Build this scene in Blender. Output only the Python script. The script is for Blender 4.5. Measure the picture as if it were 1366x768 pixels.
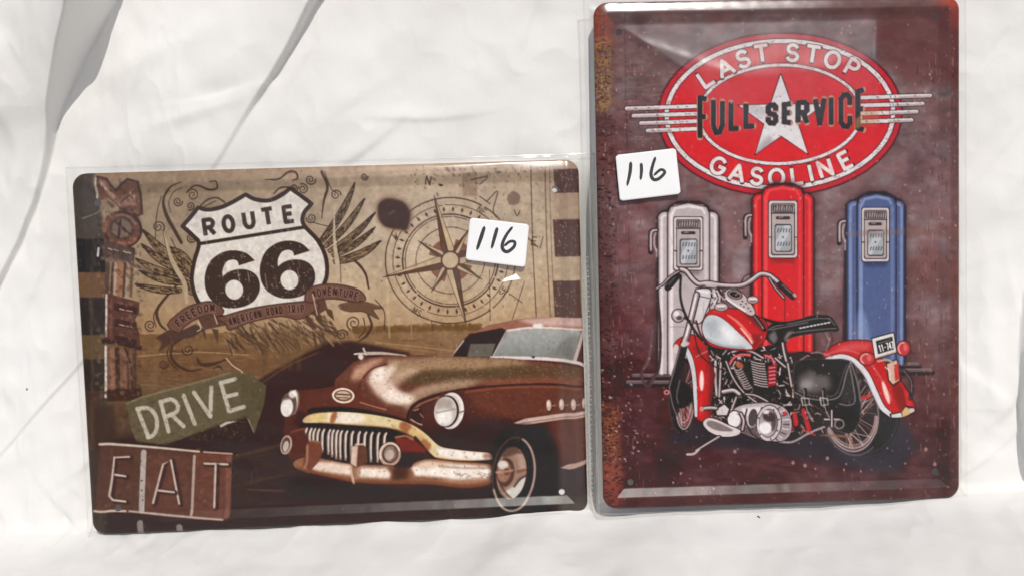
import bpy, math
import numpy as np
from mathutils import Matrix, Vector

for o in list(bpy.data.objects):
    bpy.data.objects.remove(o)
SC = bpy.context.scene
COL = SC.collection
R = math.radians

# ------------------------------------------------------------------ camera
PITCH = R(12.0)                    # the camera looks a little down at the leaning signs
FPX, PW, PH = 1200.0, 1366.0, 768.0
cam = bpy.data.cameras.new('camera')
cam.sensor_width = 36.0
cam.lens = FPX / PW * 36.0
cam.clip_start, cam.clip_end = 0.01, 100
camo = bpy.data.objects.new('camera', cam)
COL.objects.link(camo)
CW = Matrix.Translation((0, 0, 0.26)) @ Matrix.Rotation(R(90) - PITCH, 4, 'X')
camo.matrix_world = CW
SC.camera = camo

# ------------------------------------------------------------------ sky, sun, exposure
SUN_EL, SUN_AZ = R(51), R(-11)     # azimuth: to the left (negative: right) of the direction the signs face
w = bpy.data.worlds.new('World')
SC.world = w
w.use_nodes = True
nt = w.node_tree
bg = nt.nodes['Background']
sky = nt.nodes.new('ShaderNodeTexSky')
sky.sky_type = 'NISHITA'
sky.sun_disc = False
sky.air_density = 0.7
sky.dust_density = 1.6
sky.ozone_density = 0.0
# vector from the scene to the sun; the signs face -Y
SUN = Vector((-math.sin(SUN_AZ) * math.cos(SUN_EL), -math.cos(SUN_AZ) * math.cos(SUN_EL), math.sin(SUN_EL)))
sky.sun_elevation = SUN_EL
sky.sun_rotation = math.atan2(SUN.x, SUN.y)
nt.links.new(sky.outputs[0], bg.inputs[0])
bg.inputs[1].default_value = 0.095
sl = bpy.data.lights.new('sun', 'SUN')
sl.energy = 3.3
sl.angle = R(0.5)
sl.color = (1.0, 0.96, 0.90)
so = bpy.data.objects.new('sun', sl)
COL.objects.link(so)
so.rotation_euler = SUN.to_track_quat('Z', 'Y').to_euler()
SC.view_settings.view_transform = 'Standard'
SC.view_settings.look = 'None'
SC.view_settings.gamma = 1.0
SC.view_settings.use_curve_mapping = False
SC.view_settings.exposure = -0.29
SC.render.engine = 'CYCLES'
SC.cycles.max_bounces = 8
SC.cycles.transparent_max_bounces = 12

# ------------------------------------------------------------------ helpers
rng = np.random.default_rng(7)
CWn = np.array(CW)


def sstep(a, b, x):
    t = np.clip((x - a) / (b - a), 0, 1)
    return t * t * (3 - 2 * t)


def project(P):
    """world points (N,3) -> photo pixels (N,2)"""
    Q = (P - CWn[:3, 3]) @ CWn[:3, :3]
    return np.stack([PW / 2 + FPX * Q[..., 0] / -Q[..., 2], PH / 2 - FPX * Q[..., 1] / -Q[..., 2]], -1)


def mesh(name, V, F, mat=None, parent=None, smooth=True, col=None):
    me = bpy.data.meshes.new(name)
    V = np.ascontiguousarray(V, np.float32)
    if isinstance(F, np.ndarray):
        n, k = F.shape
        me.vertices.add(len(V))
        me.vertices.foreach_set('co', V.ravel())
        me.loops.add(n * k)
        me.loops.foreach_set('vertex_index', np.ascontiguousarray(F, np.int32).ravel())
        me.polygons.add(n)
        me.polygons.foreach_set('loop_start', np.arange(0, n * k, k, dtype=np.int32))
        me.update(calc_edges=True)
    else:
        me.from_pydata(V.tolist(), [], F)
    if smooth:
        me.polygons.foreach_set('use_smooth', np.ones(len(me.polygons), bool))
    if col is not None:
        a = me.color_attributes.new('print', 'FLOAT_COLOR', 'POINT')
        c = np.ones((len(V), 4), np.float32)
        c[:, :3] = col
        a.data.foreach_set('color', c.ravel())
    me.validate()
    o = bpy.data.objects.new(name, me)
    COL.objects.link(o)
    if mat:
        me.materials.append(mat)
    if parent:
        o.parent = parent
    return o


def grid_faces(ny, nx):
    i = np.arange(ny * nx).reshape(ny, nx)
    return np.stack([i[:-1, :-1], i[1:, :-1], i[1:, 1:], i[:-1, 1:]], -1).reshape(-1, 4)


def tag(o, label, cat, group=None):
    o['label'] = label
    o['category'] = cat
    if group:
        o['group'] = group


def new_mat(name):
    m = bpy.data.materials.new(name)
    m.use_nodes = True
    return m, m.node_tree, m.node_tree.nodes['Principled BSDF']


def up(a, H, W):
    """smooth upsample of a small random array"""
    h, w_ = a.shape
    y = np.linspace(0, h - 1.001, H)
    x = np.linspace(0, w_ - 1.001, W)
    yi, xi = y.astype(int), x.astype(int)
    fy, fx = (y - yi)[:, None], (x - xi)[None]
    fy, fx = fy * fy * (3 - 2 * fy), fx * fx * (3 - 2 * fx)
    A = a[yi][:, xi] * (1 - fx) + a[yi][:, xi + 1] * fx
    B = a[yi + 1][:, xi] * (1 - fx) + a[yi + 1][:, xi + 1] * fx
    return (A * (1 - fy) + B * fy).astype(np.float32)


def fbm(H, W, cell, octs=4, sy=1.0, gain=0.55, seed=1):
    r = np.random.default_rng(seed)
    out = np.zeros((H, W), np.float32)
    a = 1.0
    for k in range(octs):
        out += a * up(r.standard_normal((max(2, int(H / (cell * sy))) + 2, max(2, int(W / cell)) + 2)), H, W)
        a *= gain
        cell /= 2
        if cell < 1:
            break
    return out


def spl(pts, n=6, closed=False):
    """Catmull-Rom through the points"""
    P = np.asarray(pts, float)
    if len(P) < 3:
        return P
    Q = np.vstack([P[-1], P, P[0], P[1]]) if closed else np.vstack([2 * P[0] - P[1], P, 2 * P[-1] - P[-2]])
    out = []
    t = np.linspace(0, 1, n, endpoint=False)[:, None]
    for i in range(1, len(Q) - 2):
        a, b, c, d = Q[i - 1], Q[i], Q[i + 1], Q[i + 2]
        out.append(.5 * (2 * b + (c - a) * t + (2 * a - 5 * b + 4 * c - d) * t ** 2 + (3 * b - a - 3 * c + d) * t ** 3))
    out = np.vstack(out)
    return out if closed else np.vstack([out, P[-1]])


def ell(cx, cy, rx, ry, rot=0, a0=0, a1=360, n=48):
    t = np.radians(np.linspace(a0, a1, n))
    c, s = math.cos(R(rot)), math.sin(R(rot))
    x, y = rx * np.cos(t), ry * np.sin(t)
    return np.stack([cx + x * c - y * s, cy + x * s + y * c], 1)


def ribbon(pts, width, closed=False, round_=True):
    """list of convex contours covering a stroke; width may be a list along the stroke"""
    P = np.asarray(pts, float)
    if closed:
        P = np.vstack([P, P[:1]])
    n = len(P)
    W_ = np.interp(np.linspace(0, 1, n), np.linspace(0, 1, len(width)), width) if np.ndim(width) else np.full(n, float(width))
    T = np.gradient(P, axis=0)
    T /= np.linalg.norm(T, axis=1)[:, None] + 1e-9
    N = np.stack([-T[:, 1], T[:, 0]], 1) * W_[:, None] / 2
    A, B = P + N, P - N
    out = [np.array([A[i], A[i + 1], B[i + 1], B[i]]) for i in range(n - 1)]
    if round_:
        for i in range(n):
            if W_[i] > 1.2:
                out.append(ell(P[i, 0], P[i, 1], W_[i] / 2, W_[i] / 2, 0, 0, 360, 11)[:-1])
    return out


# ------------------------------------------------------------------ a small painter for the flat prints
def box(a, r):
    r = int(r)
    if r < 1:
        return a
    for ax in (0, 1):
        p = [(0, 0), (0, 0)]
        p[ax] = (r + 1, r)
        c = np.cumsum(np.pad(a, p), axis=ax, dtype=np.float32)
        n = a.shape[ax]
        a = (np.take(c, np.arange(2 * r + 1, 2 * r + 1 + n), ax) - np.take(c, np.arange(n), ax)) / (2 * r + 1)
    return a


class Art:
    S = 3

    def __init__(s, x0, y0, x1, y1):
        s.x0, s.y0 = x0, y0
        s.W, s.H = int((x1 - x0) * s.S), int((y1 - y0) * s.S)
        s.im = np.zeros((s.H, s.W, 3), np.float32)
        s.clip = None

    def mask(s, contours, soft=0, evenodd=False):
        S = s.S
        if isinstance(contours, np.ndarray) or np.ndim(contours[0]) == 1:
            contours = [contours]
        cs = [(np.asarray(c, float) - (s.x0, s.y0)) * S for c in contours]
        al = np.vstack(cs)
        pad = int(soft * S * 2) + 2
        x0, y0 = np.floor(al.min(0)).astype(int) - pad
        x1, y1 = np.ceil(al.max(0)).astype(int) + pad
        x0, y0, x1, y1 = max(x0, 0), max(y0, 0), min(x1, s.W), min(y1, s.H)
        if x1 <= x0 or y1 <= y0:
            return None
        A, B = [], []
        for c in cs:
            if not evenodd:      # consistent orientation so overlaps add up
                ar = np.sum(c[:, 0] * np.roll(c[:, 1], -1) - c[:, 1] * np.roll(c[:, 0], -1))
                if ar < 0:
                    c = c[::-1]
            A.append(c)
            B.append(np.roll(c, -1, 0))
        A, B = np.vstack(A), np.vstack(B)
        sg = np.where(B[:, 1] > A[:, 1], 1, -1)
        lo = np.where(A[:, 1:] < B[:, 1:], A, B)
        hi = np.where(A[:, 1:] < B[:, 1:], B, A)
        r0 = np.clip(np.ceil(lo[:, 1] - .5).astype(int), y0, y1)
        r1 = np.clip(np.ceil(hi[:, 1] - .5).astype(int), y0, y1)
        n = np.maximum(r1 - r0, 0)
        k = np.repeat(np.arange(len(n)), n)
        acc = np.zeros((y1 - y0, x1 - x0 + 1), np.int32)
        if len(k):
            row = np.arange(len(k)) - np.repeat(np.cumsum(n) - n, n) + r0[k]
            t = (row + .5 - lo[k, 1]) / (hi[k, 1] - lo[k, 1])
            x = lo[k, 0] + t * (hi[k, 0] - lo[k, 0])
            xi = np.clip(np.ceil(x - .5).astype(int), x0, x1) - x0
            np.add.at(acc, (row - y0, xi), sg[k])
        acc = np.cumsum(acc, 1)[:, :-1]
        m = ((acc & 1) if evenodd else (acc != 0)).astype(np.float32)
        if soft:
            r = max(1, soft * S * .7)
            m = box(box(m, r), r)
        return m, x0, y0, x1, y1

    def put(s, mk, col, a=1.0):
        if mk is None:
            return
        m, x0, y0, x1, y1 = mk
        m = m * a
        if s.clip is not None:
            m = m * s.clip[y0:y1, x0:x1]
        v = s.im[y0:y1, x0:x1]
        if callable(col):
            Y, X = np.mgrid[y0:y1, x0:x1].astype(np.float32) / s.S
            c = col(X + s.x0, Y + s.y0) / 255.0
        else:
            c = np.array(col, np.float32) / 255.0
        v += (c - v) * m[..., None]

    def fill(s, pts, col, a=1.0, soft=0, smooth=0, eo=False):
        if smooth:
            pts = spl(pts, smooth, True)
        s.put(s.mask(pts, soft, eo), col, a)

    def line(s, pts, wd, col, a=1.0, soft=0, smooth=5, closed=False, rnd=True):
        P = spl(pts, smooth, closed) if smooth and len(pts) > 2 else np.asarray(pts, float)
        s.put(s.mask(ribbon(P, wd, closed, rnd), soft), col, a)

    def lines(s, segs, wd, col, a=1.0, soft=0):
        c = []
        for g in segs:
            c += ribbon(g, wd)
        s.put(s.mask(c, soft), col, a)

    def setclip(s, pts=None, smooth=0):
        if pts is None:
            s.clip = None
            return
        if smooth:
            pts = spl(pts, smooth, True)
        m, x0, y0, x1, y1 = s.mask(pts)
        s.clip = np.zeros((s.H, s.W), np.float32)
        s.clip[y0:y1, x0:x1] = m

    def mul(s, f):
        s.im *= f[..., None]

    def spiral(s, cx, cy, r, wd, col, turns=1.6, a0=0, sgn=1, a=1.0):
        t = np.linspace(0, 1, 26)
        th = R(a0) + sgn * turns * 2 * math.pi * t
        s.line(np.stack([cx + r * (1 - .85 * t) * np.cos(th), cy + r * (1 - .85 * t) * np.sin(th)], 1), [wd * 1.3, wd * .8], col, a, smooth=0)

    def sample(s, px):
        """bilinear colour at photo pixels, then sRGB -> linear"""
        if not hasattr(s, 'b'):
            s.b = np.stack([box(s.im[..., i], 1) for i in range(3)], -1)
        x = np.clip((px[:, 0] - s.x0) * s.S - .5, 0, s.W - 1.01)
        y = np.clip((px[:, 1] - s.y0) * s.S - .5, 0, s.H - 1.01)
        xi, yi = x.astype(int), y.astype(int)
        fx, fy = (x - xi)[:, None], (y - yi)[:, None]
        b = s.b
        c = (b[yi, xi] * (1 - fx) + b[yi, xi + 1] * fx) * (1 - fy) + (b[yi + 1, xi] * (1 - fx) + b[yi + 1, xi + 1] * fx) * fy
        c = np.clip((c - .5) * 1.07 + .494, .01, 1)      # a touch more contrast in the ink
        return np.where(c <= .04045, c / 12.92, ((c + .055) / 1.055) ** 2.4)


# stroke letters on a 0..1 box (y down)
def _arc(cx, cy, rx, ry, a0, a1, n=12):
    return [tuple(p) for p in ell(cx, cy, rx, ry, 0, a0, a1, n)]


_S = _arc(.5, .27, .42, .27, -20, -180, 10) + _arc(.5, .27, .42, .23, -180, -270, 6)[1:] + _arc(.5, .73, .45, .23, -90, 0, 6) + _arc(.5, .73, .45, .27, 0, 165, 12)[1:]
GL = {
    'A': [[(0, 1), (.5, 0), (1, 1)], [(.18, .66), (.82, .66)]],
    'C': [_arc(.52, .5, .5, .5, -42, -318, 22)],
    'D': [[(0, 0), (0, 1), (.45, 1)] + _arc(.45, .5, .55, .5, 90, -90, 12) + [(0, 0)]],
    'E': [[(1, 0), (0, 0), (0, 1), (1, 1)], [(0, .48), (.85, .48)]],
    'F': [[(1, 0), (0, 0), (0, 1)], [(0, .48), (.85, .48)]],
    'G': [_arc(.5, .5, .5, .5, -45, -360, 24) + [(.55, .52)]],
    'I': [[(.5, 0), (.5, 1)]],
    'L': [[(0, 0), (0, 1), (1, 1)]],
    'M': [[(0, 1), (0, 0), (.5, .7), (1, 0), (1, 1)]],
    'N': [[(0, 1), (0, 0), (1, 1), (1, 0)]],
    'O': [_arc(.5, .5, .5, .5, 0, 360, 28)],
    'P': [[(0, 1), (0, 0), (.5, 0)] + _arc(.55, .27, .45, .27, -90, 90, 10) + [(0, .54)]],
    'R': [[(0, 1), (0, 0), (.5, 0)] + _arc(.55, .26, .45, .26, -90, 90, 10) + [(0, .52)], [(.5, .52), (1, 1)]],
    'S': [_S],
    'T': [[(0, 0), (1, 0)], [(.5, 0), (.5, 1)]],
    'U': [[(0, 0), (0, .6)] + _arc(.5, .6, .5, .4, 180, 0, 12) + [(1, 0)]],
    'V': [[(0, 0), (.5, 1), (1, 0)]],
    'W': [[(0, 0), (.25, 1), (.5, .3), (.75, 1), (1, 0)]],
    '1': [[(.2, .2), (.55, 0), (.55, 1)]],
    '4': [[(.75, 1), (.75, 0), (0, .7), (1, .7)]],
    '7': [[(0, 0), (1, 0), (.4, 1)]],
    '-': [[(.1, .5), (.9, .5)]],
}
GL['e'], GL['n'] = GL['E'], GL['N']
# squared letters for the condensed headline
_c = .22
GLC = {
    'F': GL['F'], 'L': GL['L'], 'E': GL['E'], 'I': GL['I'], 'V': GL['V'],
    'U': [[(0, 0), (0, 1 - _c), (.3, 1), (.7, 1), (1, 1 - _c), (1, 0)]],
    'S': [[(1, .28), (1, .12), (.75, 0), (.25, 0), (0, .12), (0, .36), (.2, .46), (.8, .54), (1, .64), (1, .88), (.75, 1), (.25, 1), (0, .88), (0, .72)]],
    'R': [[(0, 1), (0, 0), (.75, 0), (1, .12), (1, .4), (.75, .52), (0, .52)], [(.6, .52), (1, 1)]],
    'C': [[(1, .32), (1, .12), (.7, 0), (.3, 0), (0, .12), (0, .88), (.3, 1), (.7, 1), (1, .88), (1, .68)]],
}


def glyph(art, ch, fn, wd, col, a=1.0, table=GL, outline=None, rnd=False, soft=0, sq=False):
    """draw a stroke letter through fn: unit box -> pixels"""
    cs = []
    for st in table[ch]:
        P = np.array([fn(x, y) for x, y in st])
        # lengthen ends a little, mitre by overlap
        d0, d1 = P[0] - P[1], P[-1] - P[-2]
        P[0] = P[0] + d0 / (np.linalg.norm(d0) + 1e-6) * wd * .12
        P[-1] = P[-1] + d1 / (np.linalg.norm(d1) + 1e-6) * wd * .12
        for i in range(len(P) - 1):
            a_, b_ = P[i], P[i + 1]
            if sq:                       # square joints: run each bar half a width past its inner ends
                e = (b_ - a_) / (np.linalg.norm(b_ - a_) + 1e-6) * wd * .36
                a_, b_ = (a_ - e if i > 0 else a_), (b_ + e if i < len(P) - 2 else b_)
            cs += ribbon(np.array([a_, b_]), wd, False, False)
        for p in (() if sq else P[1:-1]):
            cs.append(ell(p[0], p[1], wd * .5, wd * .5, 0, 0, 360, 11)[:-1])
    if outline:
        oc, ow = outline
        cs2 = []
        for st in table[ch]:
            P = np.array([fn(x, y) for x, y in st])
            cs2 += ribbon(P, wd + 2 * ow)
        art.put(art.mask(cs2, soft), oc, a)
    art.put(art.mask(cs, soft), col, a)


def boxfn(cx, cy, w_, h, rot, skew=0):
    c, s = math.cos(R(rot)), math.sin(R(rot))

    def f(x, y):
        u, v = (x - .5) * w_ - skew * (y - .5) * h, (y - .5) * h
        return cx + u * c - v * s, cy + u * s + v * c
    return f


def lerpc(stops):
    ks = [k for k, _ in stops]
    cs = np.array([c for _, c in stops], float)

    def f(t):
        return np.stack([np.interp(t, ks, cs[:, i]) for i in range(3)], -1)
    return f


def Zm(ox, oy, sc, pts):
    """points read off an enlarged crop -> photo pixels"""
    return [(ox + x / sc, oy + y / sc) for x, y in pts]


# ------------------------------------------------------------------ where the signs stand
def rod(r):
    t = np.linalg.norm(r)
    k = r / t
    K = np.array([[0, -k[2], k[1]], [k[2], 0, -k[0]], [-k[1], k[0], 0]])
    return np.eye(3) + math.sin(t) * K + (1 - math.cos(t)) * K @ K


def pose(S, W_, H_):
    """pose of a W x H rectangle from its four corners (Levenberg-Marquardt)"""
    S = np.array(S, float)
    X = np.array([(-W_, H_, 0), (W_, H_, 0), (W_, -H_, 0), (-W_, -H_, 0)]) / 2

    def pr(p):
        Y_ = X @ rod(p[:3]).T + p[3:]
        return np.c_[PW / 2 + FPX * Y_[:, 0] / -Y_[:, 2], PH / 2 - FPX * Y_[:, 1] / -Y_[:, 2]]
    d = FPX * W_ / (S[1, 0] - S[0, 0])
    c = S.mean(0)
    p = np.array([.01, .01, .01, (c[0] - PW / 2) / FPX * d, -(c[1] - PH / 2) / FPX * d, -d])
    lam = 1e-3
    for _ in range(200):
        r = (pr(p) - S).ravel()
        J = np.stack([((pr(p + np.eye(6)[i] * 1e-6) - S).ravel() - r) / 1e-6 for i in range(6)], 1)
        N = J.T @ J
        q = p - np.linalg.solve(N + lam * np.diag(np.diag(N)), J.T @ r)
        if ((pr(q) - S) ** 2).sum() < (r ** 2).sum():
            p, lam = q, lam / 3
        else:
            lam *= 3
    M = np.eye(4)
    M[:3, :3] = rod(p[:3])
    M[:3, 3] = p[3:]
    return CWn @ M


LONG, SHORT = 0.300, 0.2166        # a 30 cm tin sign
C1 = [(93, 233), (773, 212), (785, 686), (121, 714)]
C2 = [(789, 1), (1284, -4), (1283, 664), (806, 680)]
M1 = pose(C1, LONG, SHORT)
M2 = pose(C2, SHORT, LONG)


def to_local(M, px, z=0.0):
    """photo pixel -> point on the plane z of a sign"""
    px = np.atleast_2d(np.array(px, float))
    d = np.stack([(px[:, 0] - PW / 2) / FPX, -(px[:, 1] - PH / 2) / FPX, -np.ones(len(px))], 1) @ CWn[:3, :3].T
    Mi = np.linalg.inv(M)
    o = Mi[:3, :3] @ CWn[:3, 3] + Mi[:3, 3]
    dl = d @ Mi[:3, :3].T
    t = (z - o[2]) / dl[:, 2]
    return (o + dl * t[:, None])[:, :2]


# ------------------------------------------------------------------ the white cloth: hangs behind the signs, runs out flat below them
nrm = (M1[:3, 2] + M2[:3, 2])
nrm /= np.linalg.norm(nrm)
org = (M1[:3, 3] + M2[:3, 3]) / 2
nrm[0] = 0.0                        # the back runs straight across
nrm /= np.linalg.norm(nrm)
ux = np.array([1.0, 0, 0])
uy = np.cross(nrm, ux)
uy = uy if uy[2] > 0 else -uy
bot = min((M1 @ np.array([0, -SHORT / 2, 0, 1]))[2], (M2 @ np.array([0, -LONG / 2, 0, 1]))[2])
# the lying part of the cloth follows the lower ends of the sleeves, which rise a little to the right
Q1 = [(84, 223), (794, 204), (799, 695), (115, 724)]
Q2 = [(778, -9), (1292, -13), (1294, 670), (799, 689)]
low = np.array([(M @ np.append(to_local(M, [q]), [-.0028, 1]))[:3] for M, Q in ((M1, Q1), (M2, Q2)) for q in Q[2:]])
TILT, Z0 = np.polyfit(low[:, 0], low[:, 2], 1)
Z_SEAT = Z0 - 0.0006
off = min(float((M[:3, 3] - org) @ nrm) for M in (M1, M2))
corn = np.array([(M @ np.array([sx * a / 2, sy * b / 2, 0, 1]))[:3] for M, a, b in ((M1, LONG, SHORT), (M2, SHORT, LONG)) for sx in (-1, 1) for sy in (-1, 1)])
off = float(((corn - org) @ nrm).min())
D0 = off - 0.0042                   # the cloth lies just behind the rearmost corner


def sint(y, ys, vs, soft=46):
    """np.interp with rounded corners"""
    t = np.arange(-500, 1000)
    v = np.interp(t, ys, vs)
    k = np.hanning(soft * 2 + 1)
    v = np.convolve(np.pad(v, soft, 'edge'), k / k.sum(), 'valid')
    return np.interp(y, t, v)


def cloth_height(px, py):
    """relief of the hanging cloth in metres, by where its folds run"""
    h = np.zeros_like(px)
    # fold 1: a bulge on the far left that ends in a steep edge
    ys = np.array([-400, -100, 0, 70, 140, 190, 250, 310, 375, 460, 600, 800])
    lip = sint(py, ys, [250, 122, 95, 75, 63, 65, 54, 30, 0, -50, -140, -260])
    h1 = sint(py, ys, [62, 58, 52, 33, 18, 6, 4.5, 4.2, 4, 3.4, 2.4, 2])
    d = lip + (683 - lip) / 530 * h1 - px
    dd = np.maximum(d, 0)
    sp = np.clip(h1 * .15, 1.7, 7.5)
    h += 1e-3 * sstep(-sp, sp, d) * (h1 * np.exp(-dd / 70) + np.minimum(h1, 16) * (1 - np.exp(-dd / 70)) + 5 * (1 - np.exp(-dd / 90)))
    # fold 2: a long crease running down across the whole back
    lip = sint(py, [-400, 0, 85, 150, 225, 470, 605, 900], [690, 419, 374, 331, 285, 119, 0, -260])
    h2 = sint(py, [-400, 0, 85, 150, 190, 400, 700], [20, 12.5, 8, 2.8, 1.7, 1.5, 1.4])
    d = lip + (683 - lip) / 530 * h2 - px
    sp = np.clip(h2 * .2, 2.2, 3.5)
    h += h2 * 1e-3 * sstep(-sp, sp, d) * np.exp(-(np.maximum(d, 0) / 60) ** 1.3)
    # fold 3: the cloth comes forward at the right edge
    c3 = sint(py, [100, 300, 380, 450, 560, 625, 700], [1440, 1392, 1366, 1359, 1357, 1366, 1400])
    h3 = sint(py, [200, 330, 390, 480, 560, 625, 700], [0, 4, 24, 34, 30, 14, 0]) * 1e-3
    h += h3 * sstep(-2, 9, px - c3)
    # the cloth sinks between the two signs
    h -= .017 * np.exp(-((px - (791 + (py - 200) * .017)) / 12) ** 2) * sstep(215, 300, py) * sstep(692, 655, py)
    # broad soft folds
    for (ax, ay, bx, by, amp, wd) in ((760, -80, 470, 330, 2.2, 34), (640, -60, 470, 120, 1.5, 26), (240, 60, 200, 230, 1.6, 30), (300, 30, 110, 120, 1.2, 16),
                                      (1400, 190, 1290, 310, 3.0, 20), (1420, 60, 1300, 130, 1.6, 22), (1330, 620, 1310, 760, 2.0, 26), (20, 30, 40, 240, 3.0, 14), (5, 300, 60, 180, 2.4, 18),
                                      (70, 420, 20, 640, 1.8, 22), (110, 560, 60, 740, 1.6, 18), (330, 130, 200, 170, 1.1, 9), (480, 60, 420, 200, 1.2, 20), (560, -40, 640, 210, 1.4, 40), (1310, 330, 1330, 600, 2.2, 16)):
        vx, vy = bx - ax, by - ay
        L = math.hypot(vx, vy)
        u = ((px - ax) * vx + (py - ay) * vy) / L
        v = ((px - ax) * vy - (py - ay) * vx) / L
        h += amp * 1e-3 * np.exp(-(v / wd) ** 2) * sstep(-30, L * .3, u) * sstep(L + 30, L * .6, u)
    # many small creases, most of them running the same way as the big folds
    r = np.random.default_rng(12)
    for i in range(90):
        ax, ay = r.uniform(-60, 1430), r.uniform(-80, 720)
        t = math.radians(r.normal(122, 34))
        L = r.uniform(50, 240)
        wd = r.uniform(5, 26)
        amp = r.uniform(.25, 1.0) * (.35 + wd / 26) * 1.5e-3 * (1 if r.uniform() < .7 else -1)
        u = (px - ax) * math.cos(t) + (py - ay) * math.sin(t)
        v = -(px - ax) * math.sin(t) + (py - ay) * math.cos(t) + 9 * np.sin(u / 60 + i)
        # steeper on one side than on the other
        h += amp * np.exp(-np.where(v > 0, v / wd, v / (wd * .38)) ** 2) * np.exp(-((u - L / 2) / (L * .42)) ** 2)
    return h


def make_cloth():
    xs = np.concatenate([np.linspace(-.75, -.345, 26), np.linspace(-.342, -.1956, 245), np.arange(-.1948, .342, .00108), np.linspace(.345, .75, 26)])
    zt = (Z_SEAT - (org + nrm * D0)[2]) / uy[2]        # distance down the back to the seat
    rad = 0.010
    s_back = np.concatenate([np.linspace(.42, .205, 16), np.arange(.202, zt + rad, -.00105)])
    arc = np.linspace(0, 1, 16)
    prof = [org + nrm * D0 + uy * s for s in s_back]
    nn = [nrm] * len(prof)
    end = prof[-1]
    fwd = np.array([0, -1.0, 0])
    ang = math.acos(np.clip(np.dot(nrm, [0, 0, 1]), -1, 1))
    # quarter bend from the back to the seat
    e1, e2 = -uy, nrm
    for a in arc[1:]:
        t = a * ang
        prof.append(end + e1 * rad * math.sin(t) / math.sin(ang) * .98 + e2 * rad * (1 - math.cos(t)))
        nn.append(nrm * math.cos(t) + uy * math.sin(t))
    endz = prof[-1]
    up_ = np.array([0, 0, 1.0])
    for dd in np.concatenate([np.arange(.001, .22, .0015), np.linspace(.225, .80, 30)]):
        prof.append(np.array([endz[0], endz[1] - dd, Z_SEAT + (endz[2] - Z_SEAT) * math.exp(-dd / .01)]))
        nn.append(up_)
    prof, nn = np.array(prof), np.array(nn)
    nb = len(s_back)
    P = np.zeros((len(prof), len(xs), 3))
    P[..., 0] = xs[None]
    P[..., 1] = prof[:, 1:2]
    P[..., 2] = prof[:, 2:3]
    P = P + (uy / uy[2])[None, None] * (TILT * xs)[None, :, None]
    q = project(P.reshape(-1, 3)).reshape(P.shape[:2] + (2,))
    h = cloth_height(q[..., 0], q[..., 1])
    n1 = fbm(len(prof), len(xs), 90, 4, seed=31) * .0012
    n2 = fbm(len(prof), len(xs), 34, 3, sy=1.4, seed=32)
    n2 = (1 - np.abs(n2)) * .0008
    back = np.zeros(len(prof))
    back[:nb] = 1
    back[nb:] = np.linspace(1, 0, 40)[np.minimum(np.arange(len(prof) - nb), 39)] if len(prof) > nb else 0
    h = h * back[:, None] + n1 * 1.1 + n2
    # gentle folds on the part lying flat
    lay = 1 - back
    yy = np.arange(len(prof))[:, None] - nb
    h += lay[:, None] * (.0026 * np.sin(xs[None] * 62 + yy * .035 + 1.2 * np.sin(xs[None] * 17)) * (np.sin(xs[None] * 9 + 1) * .5 + .5) + .0030 * np.sin(xs[None] * 23 + yy * .02))
    # the cloth is pressed flat behind the signs
    for M, a, b in ((M1, LONG, SHORT), (M2, SHORT, LONG)):
        Mi = np.linalg.inv(M)
        L = P @ Mi[:3, :3].T + Mi[:3, 3]
        ins = sstep(.0012, -.002, np.maximum(np.abs(L[..., 0]) - a / 2, np.abs(L[..., 1]) - b / 2))
        lim = -L[..., 2] - .00315                       # room up to the back of this sign
        hb = np.minimum(h, lim)
        h = np.where(back[:, None] > .9, h * (1 - ins) + (hb * .35 + np.maximum(np.minimum(lim, .004), hb) * .65) * ins, np.minimum(h, .0006 + .006 * (1 - ins)))
    P = P + nn[:, None, :] * h[..., None]
    m, nt_, b = new_mat('white_cotton')
    b.inputs['Roughness'].default_value = .85
    b.inputs['Specular IOR Level'].default_value = .25
    b.inputs['Sheen Weight'].default_value = .15
    N = nt_.nodes
    tc = N.new('ShaderNodeTexCoord')
    ns = N.new('ShaderNodeTexNoise')
    ns.inputs['Scale'].default_value = 9
    ns.inputs['Detail'].default_value = 6
    cr = N.new('ShaderNodeValToRGB')
    cr.color_ramp.elements[0].position, cr.color_ramp.elements[1].position = .3, .7
    cr.color_ramp.elements[0].color = (.76, .745, .715, 1)
    cr.color_ramp.elements[1].color = (.82, .81, .79, 1)
    nt_.links.new(tc.outputs['Object'], ns.inputs['Vector'])
    nt_.links.new(ns.outputs['Fac'], cr.inputs['Fac'])
    # a few specks of lint
    vo = N.new('ShaderNodeTexVoronoi')
    vo.inputs['Scale'].default_value = 30
    lt = N.new('ShaderNodeMath')
    lt.operation = 'LESS_THAN'
    lt.inputs[1].default_value = .022
    gt = N.new('ShaderNodeMath')
    gt.operation = 'GREATER_THAN'
    gt.inputs[1].default_value = .55
    mm = N.new('ShaderNodeMath')
    mm.operation = 'MULTIPLY'
    mxc = N.new('ShaderNodeMix')
    mxc.data_type = 'RGBA'
    mxc.inputs['B'].default_value = (.22, .2, .18, 1)
    nt_.links.new(tc.outputs['Object'], vo.inputs['Vector'])
    nt_.links.new(vo.outputs['Distance'], lt.inputs[0])
    nt_.links.new(vo.outputs['Color'], gt.inputs[0])
    nt_.links.new(lt.outputs[0], mm.inputs[0])
    nt_.links.new(gt.outputs[0], mm.inputs[1])
    nt_.links.new(mm.outputs[0], mxc.inputs['Factor'])
    nt_.links.new(cr.outputs['Color'], mxc.inputs['A'])
    nt_.links.new(mxc.outputs['Result'], b.inputs['Base Color'])
    n3 = N.new('ShaderNodeTexNoise')
    n3.inputs['Scale'].default_value = 55
    n3.inputs['Detail'].default_value = 7
    nt_.links.new(tc.outputs['Object'], n3.inputs['Vector'])
    wv = N.new('ShaderNodeTexNoise')
    wv.inputs['Scale'].default_value = 1500
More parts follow.
